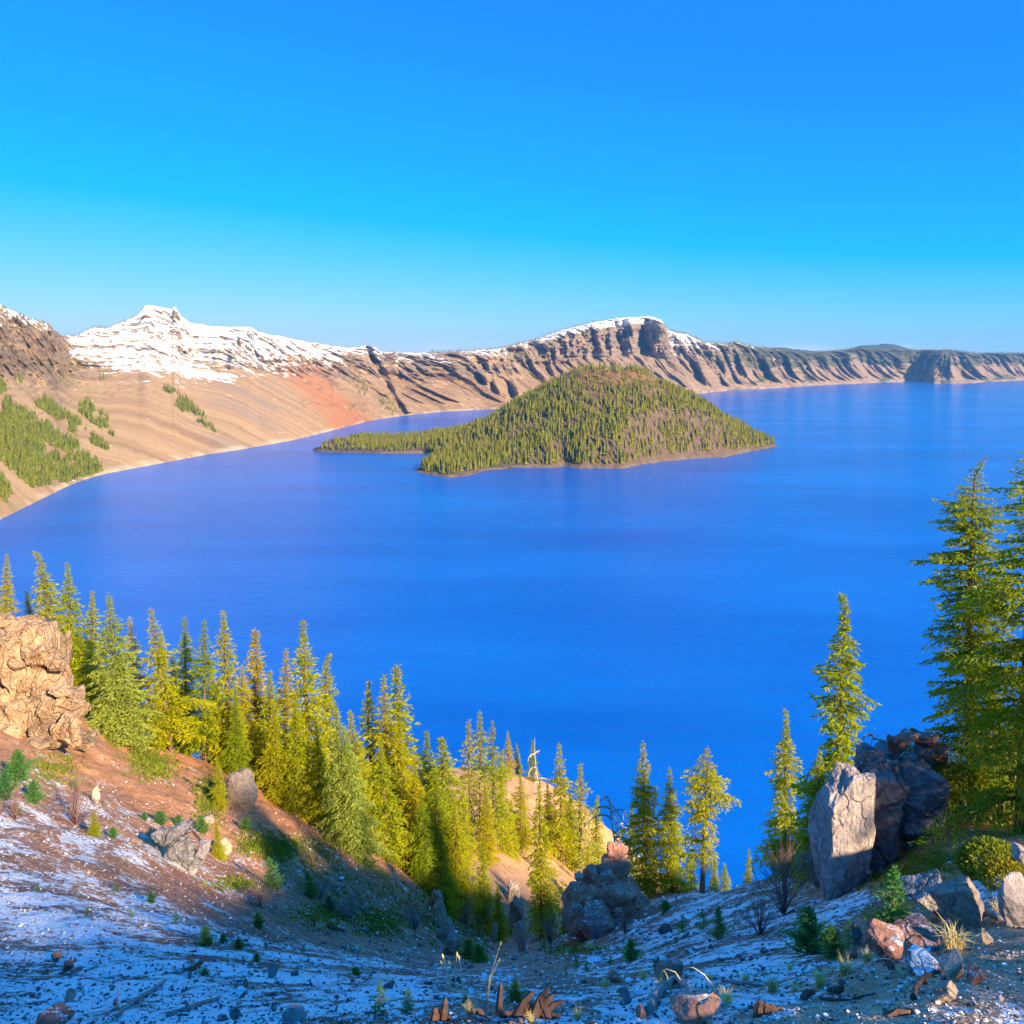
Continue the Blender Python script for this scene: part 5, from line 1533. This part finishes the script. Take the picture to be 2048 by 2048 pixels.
# ------------------------------------------------------------------ young firs, bushes, grass
def build_plants():
    rng = np.random.default_rng(31)
    SM = 'seedling fir poking through the snow of the scree slope'
    SMG = 'seedling firs on the scree'
    Y_ = [('young0', 1792, 1733, 1780, 1870, 'bright green young fir beside the long grey boulder', None, 1.15), ('young1', 1618, 1815, 1616, 1910, 'round bushy green young fir above the snow', None, .95), ('young1', 1660, 1850, 1668, 1916, 'low sprawling end of the bushy young firs', None, .9),
          ('young2', 1698, 1840, 1697, 1900, 'spindly young fir between the dark stones', None, .8), ('young2', 760, 1962, 760, 2028, 'slender seedling fir in deep snow near the stump', None, .9), ('young2', 815, 1978, 816, 2024, 'second seedling fir in deep snow near the stump', None, 1.1), ('young1', 1030, 1962, 1030, 2004, 'dark bushy seedling behind the rotten wood', None, 1.0),
          ('young0', 536, 1712, 552, 1778, 'leaning dark young fir below the sunlit soil', None, 1.1), ('young0', 614, 1742, 623, 1796, 'dark young fir on the shaded bank below the grove', None, 1.2), ('young1', 656, 1792, 663, 1824, 'squat dark young fir below the heath patches', None, 1.0), ('young1', 514, 1825, 518, 1858, 'bushy seedling fir on the brown soil band', None, 1.0),
          ('young1', 409, 1852, 413, 1894, 'clump of seedling firs in the snow field', None, .9), ('young2', 350, 1820, 353, 1850, SM, SMG, 1.2), ('young1', 300, 1784, 304, 1806, SM, SMG, 1.0), ('young1', 445, 1868, 447, 1886, SM, SMG, 1.2), ('young1', 476, 1876, 478, 1898, SM, SMG, 1.3), ('young2', 606, 1888, 607, 1906, SM, SMG, 1.2),
          ('young2', 75, 1766, 76, 1786, SM, SMG, 1.2), ('young2', 230, 1766, 232, 1786, SM, SMG, 1.2), ('young2', 262, 1818, 263, 1834, SM, SMG, 1.2), ('young2', 175, 1815, 176, 1832, SM, SMG, 1.2), ('young1', 472, 1764, 473, 1780, SM, SMG, 1.2), ('young1', 710, 1934, 712, 1952, SM, SMG, 1.4), ('young1', 512, 1908, 513, 1924, SM, SMG, 1.2), ('young1', 408, 1936, 410, 1952, SM, SMG, 1.2),
          ('fir2', 432, 1645, 438, 1720, 'small sunlit fir in front of the sunlit tan block', None, 1.8), ('fir1', 433, 1510, 443, 1622, 'narrow dark fir right beside the pale yellow boulder', None, 1.2), ('fir0', 186, 1618, 190, 1674, 'small sunlit fir beside the bare brown bush', None, 1.6), ('young1', 225, 1655, 226, 1676, SM, SMG, 1.2),
          ('young2', 1366, 1828, 1365, 1864, 'blue green young fir on the snowy slope below the red knoll', None, 1.3), ('young0', 1437, 1812, 1437, 1880, 'taller blue green young fir on the snowy slope', None, 1.0), ('young2', 1404, 1818, 1408, 1858, 'young fir next to the taller blue green one', None, 1.4), ('young1', 1261, 1880, 1263, 1922, 'spreading young fir in the middle of the snowy slope', None, 1.0),
          ('young1', 1330, 1802, 1332, 1824, 'low dark juniper clump under the conifer pair', None, 1.6), ('young2', 1173, 1922, 1173, 1946, SM, SMG, 1.2), ('young2', 1153, 1912, 1153, 1938, SM, SMG, 1.0), ('young2', 1132, 1932, 1132, 1950, SM, SMG, 1.0), ('young2', 1241, 1800, 1241, 1838, 'thin young fir growing on the red knoll', None, 1.0), ('young2', 1240, 1975, 1242, 1994, SM, SMG, 1.2),
          ('young2', 1475, 1942, 1475, 1956, SM, SMG, 1.2), ('young2', 1220, 1910, 1221, 1930, SM, SMG, 1.3), ('young1', 905, 1870, 908, 1905, 'dark brushy young fir at the foot of the pale rib', None, 1.2), ('young1', 935, 1880, 940, 1920, 'spreading dark young fir at the gully bottom', None, 1.3), ('young1', 955, 1890, 960, 1925, 'lowest dark young fir at the gully bottom', None, 1.3),
          ('young1', 35, 1500, 36, 1565, 'rounded green bush at the foot of the tan cliff', None, 1.0), ('young1', 8, 1545, 10, 1600, 'yellowish bush beside the rounded green one', None, 1.0), ('young1', 66, 1560, 67, 1608, 'bright green bush on the sunlit bank', None, 1.0), ('young1', 148, 1562, 148, 1578, SM, SMG, 1.3), ('young1', 30, 1606, 31, 1630, SM, SMG, 1.2), ('young1', 288, 1625, 288, 1642, SM, SMG, 1.3), ('young1', 318, 1622, 320, 1650, 'low green bush on the shade line of the red bank', None, 1.4), ('young1', 356, 1630, 357, 1654, 'second low green bush on the shade line', None, 1.2), ('young1', 490, 1636, 492, 1662, 'grey green bush on the sunlit streak of soil', None, 1.3), ('young1', 400, 1632, 406, 1668, 'yellow green bush by the grey crag', None, 1.0)]
    for k, ut, vt, ub, vb, lab, gr, wx in Y_:
        plant_tree(k, 'young_fir', ut, vt, ub, vb, None, lab, gr, wx, None, .03, 'young fir')

    def bush(seed, n, H, R):
        r = np.random.default_rng(seed)
        V, T = [], []
        for i in range(n):
            a = r.uniform(0, 6.28)
            e = r.uniform(.15, 1.0)
            tip = np.array([math.cos(a) * R * e, math.sin(a) * R * e, H * (1.1 - .65 * e * e) * r.uniform(.6, 1.05)])
            mid = tip * .55 + np.array([0, 0, .12 * H]) + r.normal(0, .04 * H, 3)
            tube(np.array([tip * .02, mid, tip]), H * .012 * np.array([1, .7, .3]), 3, V, T, cap=False)
            for q in range(6):
                f = r.uniform(.35, 1)
                b = mid * (1 - f) + tip * f
                t2 = b + (tip * .35 + r.normal(0, .22 * H, 3)) * r.uniform(.4, .9) + np.array([0, 0, .06 * H])
                tube(np.array([b, t2]), H * .0055 * np.array([1, .3]), 3, V, T, cap=False)
        return V, T
    BM = [mesh_np('bare_bush', *bush(7, 46, 1.0, .75), [M['twig']], False), mesh_np('bare_bush', *bush(8, 46, 1.0, .8), [M['twig_grey']], False)]
    for u, v, w, h, m, lab in ((1568, 1830, 130, 110, 0, 'large reddish bare bush at the edge of the drop'), (1635, 1775, 90, 70, 1, 'grey bare bush under the lava outcrop'), (1520, 1870, 90, 60, 0, 'low reddish bare bush on the snow'), (1190, 1880, 70, 50, 1, 'grey bare bush in front of the red knoll'), (1100, 1890, 50, 50, 1, 'grey bare bush at the mouth of the gully'),
                               (150, 1650, 90, 70, 0, 'brown bare bush on the sunlit patch of bank'), (30, 1640, 70, 50, 0, 'brown bare bush among the shaded bushes'), (700, 1840, 90, 40, 1, 'low grey brush below the heath patches'), (830, 1860, 60, 40, 1, 'grey brush beside the pale rock rib'), (930, 1850, 50, 40, 1, 'grey brush under the shaded conifers'),
                               (640, 1800, 60, 30, 1, 'sparse grey brush beside the squat young fir'), (1290, 1700, 50, 40, 1, 'grey brush behind the red knoll'), (1250, 1865, 50, 30, 0, 'reddish brush at the foot of the red knoll'), (520, 1815, 50, 20, 0, 'low red brush on the brown soil band')):
        x, y, z = hit1(u, v)
        if x != x:
            continue
        k = y / F
        link('bare_bush', BM[m], None, (x, y, z - .03), (0, 0, rng.uniform(0, 6)), (w * k * .62, w * k * .62, h * k), lab, 'bush')
    # sunlit yellow bush under the big conifer
    n = 5200
    d = rng.normal(0, 1, (n, 3))
    d[:, 2] = np.abs(d[:, 2])
    d /= np.linalg.norm(d, axis=1)[:, None]
    p = d * (rng.uniform(.55, 1, n) ** .4)[:, None] * np.array([.62, .55, .50])
    V, T = tuft_tris(p, d + rng.normal(0, .5, (n, 3)), rng.uniform(.05, .09, n), rng, .5)
    SV_, ST_ = [], []
    for i in range(24):
        q = d[i] * np.array([.5, .45, .42])
        tube(np.array([[0, 0, -.1], q * .5 + np.array([0, 0, .05]), q]), np.array([.012, .008, .004]), 4, SV_, ST_)
    for u, v, sc, lab in ((1990, 1745, 1.0, 'bright yellow sunlit bush at the foot of the largest conifer'), (2018, 1770, .7, 'smaller yellow sunlit bush below the first one')):
        x, y, z = hit1(u, v)
        r = link('yellow_bush', None, None, (x, y, z), None, sc, lab, 'bush')
        link('leaves', mesh_np('bush_leaves', V, T, [M['heath']], False, dict(tint=np.repeat(rng.uniform(.3, 1, n), 3))), r)
        link('stem', mesh_np('bush_stem', SV_, ST_, [M['bark']], True), r)
    # heath and moss cover
    PT = []
    for u, v, ru, rv, m in ((640, 1722, 60, 36, 160), (700, 1790, 80, 40, 160), (820, 1800, 50, 60, 160), (560, 1705, 40, 18, 400), (520, 1690, 40, 22, 400), (310, 1535, 46, 26, 500), (420, 1600, 30, 46, 500), (290, 1510, 30, 16, 240), (660, 1835, 70, 22, 400), (1850, 1725, 70, 26, 700), (1790, 1755, 50, 20, 400), (1235, 1722, 14, 12, 60), (760, 1850, 50, 26, 400), (960, 1860, 40, 40, 300), (880, 1830, 40, 50, 300), (470, 1770, 50, 14, 200), (600, 1690, 60, 20, 120), (110, 1540, 50, 30, 250), (1140, 1900, 60, 14, 200), (1700, 1760, 40, 20, 200), (1110, 1800, 30, 40, 160)):
        uu, vv = rng.normal(u, ru * .55, m), rng.normal(v, rv * .55, m)
        x, y, z = ray_ground(uu, vv)
        ok = ~np.isnan(x) & (y < 130)
        PT.append(np.stack([x, y, z - .02], 1)[ok])
    PT = np.concatenate(PT)
    PT = np.repeat(PT, 4, 0) + rng.normal(0, 1, (len(PT) * 4, 3)) * (PT[:, 1].repeat(4) / 500)[:, None] * np.array([1, 1, .15])
    PT[:, 2] = gz(PT[:, 0], PT[:, 1]) - .01
    dn = rng.normal(0, .5, PT.shape)
    dn[:, 2] = rng.uniform(.5, 1.2, len(PT))
    Ls = PT[:, 1] / F * rng.uniform(3, 8, len(PT))
    V, T = tuft_tris(PT, dn, Ls, rng, .6)
    link('heath_cover', mesh_np('heath_cover', V, T, [M['heath']], False, dict(tint=np.repeat(rng.uniform(0, .8, len(PT)), 3))), label='low yellow green heath and moss on the soil banks', cat='ground cover', kind='stuff')

    # dry grass
    def grass(seed, n, H, R, lean=.5):
        r = np.random.default_rng(seed)
        V, T = [], []
        for i in range(n):
            a = r.uniform(0, 6.28)
            b = np.array([r.normal(0, R * .25), r.normal(0, R * .25), -.02])
            h = H * r.uniform(.45, 1.0)
            o = np.array([math.cos(a), math.sin(a), 0]) * h * lean * r.uniform(.2, 1.1)
            w = H * .012
            side = np.array([-math.sin(a), math.cos(a), 0]) * w
            m = b + o * .35 + np.array([0, 0, h * .62])
            e = b + o + np.array([0, 0, h * r.uniform(.55, 1.0)])
            k = len(V)
            V += [b - side, b + side, m - side * .7, m + side * .7, e]
            T += [(k, k + 1, k + 3), (k, k + 3, k + 2), (k + 2, k + 3, k + 4)]
        return V, T
    GM = [mesh_np('grass_blades', *grass(s, 150, 1.0, .5, .75), [M['straw']], False) for s in (1, 2, 3)]
    GT = 'tuft of dry yellow grass on the snowy gravel'
    for u, v, w, h, lab, gr in ((1910, 1905, 110, 62, 'big tuft of dry grass in front of the pyramid boulder', None), (1640, 1975, 60, 46, 'dry grass tuft at the upper edge of the gravel', None), (1545, 1985, 64, 40, 'dry grass tuft by the small brown stones', None), (1455, 2008, 60, 30, 'dry grass tuft beside the driftwood root', None), (1690, 1950, 70, 36, 'wide thin tuft of dry grass above the gravel', None),
                                (1590, 1985, 40, 26, GT, 'dry grass tufts'), (1735, 1925, 50, 26, GT, 'dry grass tufts'), (2000, 1838, 60, 40, 'dry grass behind the curved root', None), (1320, 1990, 40, 30, GT, 'dry grass tufts'), (1285, 1960, 40, 24, GT, 'dry grass tufts'), (1210, 1975, 36, 22, GT, 'dry grass tufts'), (1490, 1965, 36, 22, GT, 'dry grass tufts'), (940, 2030, 50, 34, 'dry grass tuft on the rotten wood pile', None), (930, 2005, 30, 30, GT, 'dry grass tufts'),
                                (1155, 2040, 40, 26, GT, 'dry grass tufts'), (640, 1860, 40, 14, GT, 'dry grass tufts'), (720, 1900, 40, 12, GT, 'dry grass tufts'), (1580, 1940, 30, 18, GT, 'dry grass tufts'), (1420, 1960, 30, 18, GT, 'dry grass tufts'), (1060, 2046, 40, 26, GT, 'dry grass tufts'), (1180, 1900, 40, 14, GT, 'dry grass tufts'), (60, 1600, 30, 16, GT, 'dry grass tufts')):
        x, y, z = hit1(u, v)
        k = y / F
        r = link('grass_tuft', None, None, (x, y, z), None, None, lab, 'grass', gr)
        link('blades', GM[rng.integers(3)], r, None, (0, 0, rng.uniform(0, 6)), (w * k * .62, w * k * .62, h * k))

    def stems(name, pts, lab, head=True):
        x, y, z = hit1(pts[0][0][0], pts[0][0][1])
        r = link(name, None, None, (x, y, z), None, None, lab, 'grass')
        k = y / F
        for st in pts:
            V, T = [], []
            path = np.array([[(q[0] - pts[0][0][0]) * k, 0.03 * i, -(q[1] - pts[0][0][1]) * k] for i, q in enumerate(st)])
            tube(path, np.linspace(.9, .45, len(st)) * k, 4, V, T)
            s = link('stem', mesh_np('stem', V, T, [M['straw']], True), r)
            if head:
                V, T = [], []
                e = path[-1]
                d = path[-1] - path[-2]
                d /= np.linalg.norm(d)
                tube(np.array([e - d * 2 * k, e + d * 4 * k, e + d * 9 * k]), np.array([1.2, 2.2, .3]) * k, 5, V, T)
                link('seed_head', mesh_np('seed_head', V, T, [M['straw']], True), s)
    stems('dry_grass_stalks', [[(905, 1990), (898, 1960), (886, 1925)], [(912, 1985), (910, 1950), (913, 1922)], [(926, 1982), (923, 1955), (918, 1928)], [(900, 1975), (893, 1950), (884, 1938)], [(916, 1976), (906, 1950), (900, 1940)]], 'cluster of tall dry seed stalks in front of the gully')
    stems('dry_grass_stalks', [[(972, 2010), (980, 1960), (1000, 1902)], [(974, 2008), (982, 1960), (996, 1936)], [(970, 2030), (974, 1990), (978, 1975)]], 'pair of long dry seed stalks beside the rotten wood')
    stems('dry_grass_stalks', [[(1342, 1985), (1336, 1960), (1330, 1950), (1318, 1978)], [(1370, 1975), (1352, 1950), (1334, 1948), (1330, 1965)], [(1430, 1978), (1410, 1955), (1390, 1946), (1378, 1950)]], 'arching dry stalks over the wide dark red boulder', False)


build_plants()


# ------------------------------------------------------------------ dead wood
def build_wood():
    def log(name, pts, rad, mat, lab, cat='log', branches=(), lift=.6):
        """round timber along photo pixels lying on the ground"""
        W = []
        for q in pts:
            x, y, z = hit1(q[0], min(q[1], 2140))
            k = y / F
            up = q[2] if len(q) > 2 else 0
            W.append(np.array([x, y, z + rad * k * lift + up * k]))
        o = W[0]
        k0 = o[1] / F
        r = link(name, None, None, o, None, None, lab, cat)
        V, T = [], []
        n = len(W)
        dense = np.array([np.interp(np.linspace(0, n - 1, n * 4), np.arange(n), [w[c] for w in W]) for c in range(3)]).T - o
        rr = np.linspace(1, .55, len(dense)) * rad * k0 * (1 + .18 * vnoise(np.arange(len(dense)) * .7, np.arange(len(dense)) * 0.0, seed=int(pts[0][0])))
        tube(dense + np.stack([vnoise(np.arange(len(dense)) * .5, np.ones(len(dense)) * c, seed=3) for c in range(3)], 1) * rad * k0 * .35, rr, 9, V, T)
        link('trunk', mesh_np('log', V, T, [mat], True), r)
        for (a, b, rb) in branches:
            x, y, z = hit1(a[0], min(a[1], 2140))
            kk = y / F
            s = np.array([x, y, z])
            e = s + np.array([(b[0] - a[0]) * kk, .05, -(b[1] - a[1]) * kk])
            V, T = [], []
            tube(np.array([s, (s + e) / 2 + np.array([.01, 0, .01]), e]) - o, np.array([1, .75, .35]) * rb * kk, 5, V, T)
            link('branch', mesh_np('log_branch', V, T, [mat], True), r)
        return r
    log('fallen_log', [(228, 2042), (262, 2014), (300, 1988), (330, 1967)], 7, M['deadwood'], 'weathered grey log with bare twigs lying on the snow', branches=[((232, 2030), (231, 1974), 2.4), ((268, 2008), (250, 2004), 2), ((300, 1985), (325, 1985), 2), ((236, 2044), (205, 2038), 3)])
    log('fallen_log', [(334, 2036), (380, 2020), (437, 2000)], 6, M['deadwood'], 'short split log with a dark underside on the snow', branches=[((368, 2024), (378, 2004), 1.6), ((340, 2040), (380, 2046), 1.6)])
    log('fallen_log', [(655, 1856), (690, 1868)], 4, M['rotwood'], 'small dark log across the brown soil band')
    log('fallen_log', [(1425, 1958), (1470, 1970), (1520, 1975)], 4, M['deadwood'], 'thin grey stick half buried among dry grass')
    log('fallen_log', [(1640, 2000), (1700, 2003), (1750, 1990)], 3, M['rotwood'], 'thin dark twig lying on the gravel', branches=[((1700, 2003), (1720, 1996), 1.5)])
    log('dry_branch', [(1826, 2002), (1832, 1985, 6), (1850, 1968, 10), (1872, 1958, 8), (1892, 1950, 4)], 6, M['rotwood'], 'curved dry branch leaning against the upright tan boulder', 'branch', [((1848, 1972), (1856, 1950), 4)])
    log('tree_root', [(1955, 1845, 8), (1975, 1846, 12), (1998, 1852, 8), (2016, 1850, 14)], 9, M['deadwood'], 'curved root on the ground beside the pyramid boulder', 'root')
    log('tree_root', [(1284, 2034), (1318, 2000, 6), (1352, 1982, 16), (1372, 1994, 10), (1398, 2026, 2)], 12, M['deadwood'], 'arched silvery driftwood root beside the wide dark red boulder', 'root', [((1372, 1994), (1440, 2022), 4), ((1318, 2000), (1300, 2020), 5)])
    rock_at('earth_mound', 1392, 2022, 110, 60, None, M['rock_red'], 1200, 'dark earth mound under the arched driftwood root', 'mound', depth=.8, rough=.1)

    def shards(name, cu, cv, lab, L, mat, cat):
        x, y, z = hit1(cu, cv)
        k = y / F
        r = link(name, None, None, (x, y, z), None, None, lab, cat)
        for i, (du, dv, w, eu, ev) in enumerate(L):
            V, T = [], []
            a = np.array([du * k, .02 * (i % 3), -dv * k - .01])
            e = np.array([eu * k, .02 * (i % 4) + .03, -ev * k])
            m = (a + e) / 2 + np.array([0, .02, .01])
            tube(np.array([a, m, a * .15 + e * .85, e]), np.array([1, .85, .55, .08]) * w * .5 * k, 5, V, T)
            link('shard', mesh_np('wood_shard', V, T, [mat], False), r)
    shards('tree_stump', 877, 2046, 'splintered dark stump with two jagged spikes in the snow', [(-10, 8, 22, -6, -22), (8, 8, 20, 14, -36), (0, 8, 26, 2, -8), (-2, 6, 14, -16, -8), (16, 8, 12, 22, -6)], M['rotwood'], 'stump')
    shards('rotten_log', 1040, 2036, 'heap of rotten red brown wood with snow on it', [(-60, 10, 18, -20, -6), (-30, 12, 22, 20, -14), (0, 10, 26, 46, -10), (20, 6, 24, 70, -28), (36, 12, 16, 84, 0), (-42, 4, 16, -38, -62), (-10, 0, 18, 30, -40), (44, 0, 16, 92, -16), (-70, 14, 16, -96, -10), (-20, 14, 14, -64, 6), (28, -10, 16, 60, -46), (4, -14, 14, 22, -34), (60, 8, 18, 40, -30)], M['rotwood'], 'log')
    shards('tree_stump', 1530, 2032, 'small jagged black stump on the gravel', [(-14, 6, 22, -6, -26), (4, 6, 26, 8, -14), (18, 6, 18, 24, -8), (0, 6, 20, 44, 4)], M['rotwood'], 'stump')
    shards('bark_scrap', 1675, 1995, 'scraps of dark bark on the gravel', [(-70, 4, 16, -40, -6), (-8, 6, 20, 18, -12), (6, 6, 18, -16, -2)], M['rotwood'], 'bark')
    shards('bark_scrap', 1790, 2034, 'low rotten wood strip at the edge of the snow patch', [(-20, 4, 16, 40, -6), (10, 5, 14, 60, -2)], M['rotwood'], 'bark')


build_wood()
# ------------------------------------------------------------------ the air over the lake
def build_haze():
    x0, x1, y0, y1, z0, z1 = -13000, 13000, -1500, 15000, -90, 680
    V = [(x, y, z) for z in (z0, z1) for y in (y0, y1) for x in (x0, x1)]
    Fq = [(0, 2, 3, 1), (4, 5, 7, 6), (0, 1, 5, 4), (2, 6, 7, 3), (0, 4, 6, 2), (1, 3, 7, 5)]
    m = bpy.data.materials.new('lake_haze')
    m.use_nodes = True
    t = m.node_tree
    t.nodes.remove(t.nodes['Principled BSDF'])
    v = t.nodes.new('ShaderNodeVolumePrincipled')
    v.inputs['Color'].default_value = (.18, .50, 1.0, 1)
    v.inputs['Density'].default_value = 3.0e-5
    v.inputs['Anisotropy'].default_value = 0.1
    t.links.new(v.outputs[0], t.nodes['Material Output'].inputs['Volume'])
    link('haze', mesh_np('haze', V, Fq, [m]), kind='stuff', label='thin bluish haze in the air over the lake', cat='haze')


build_haze()
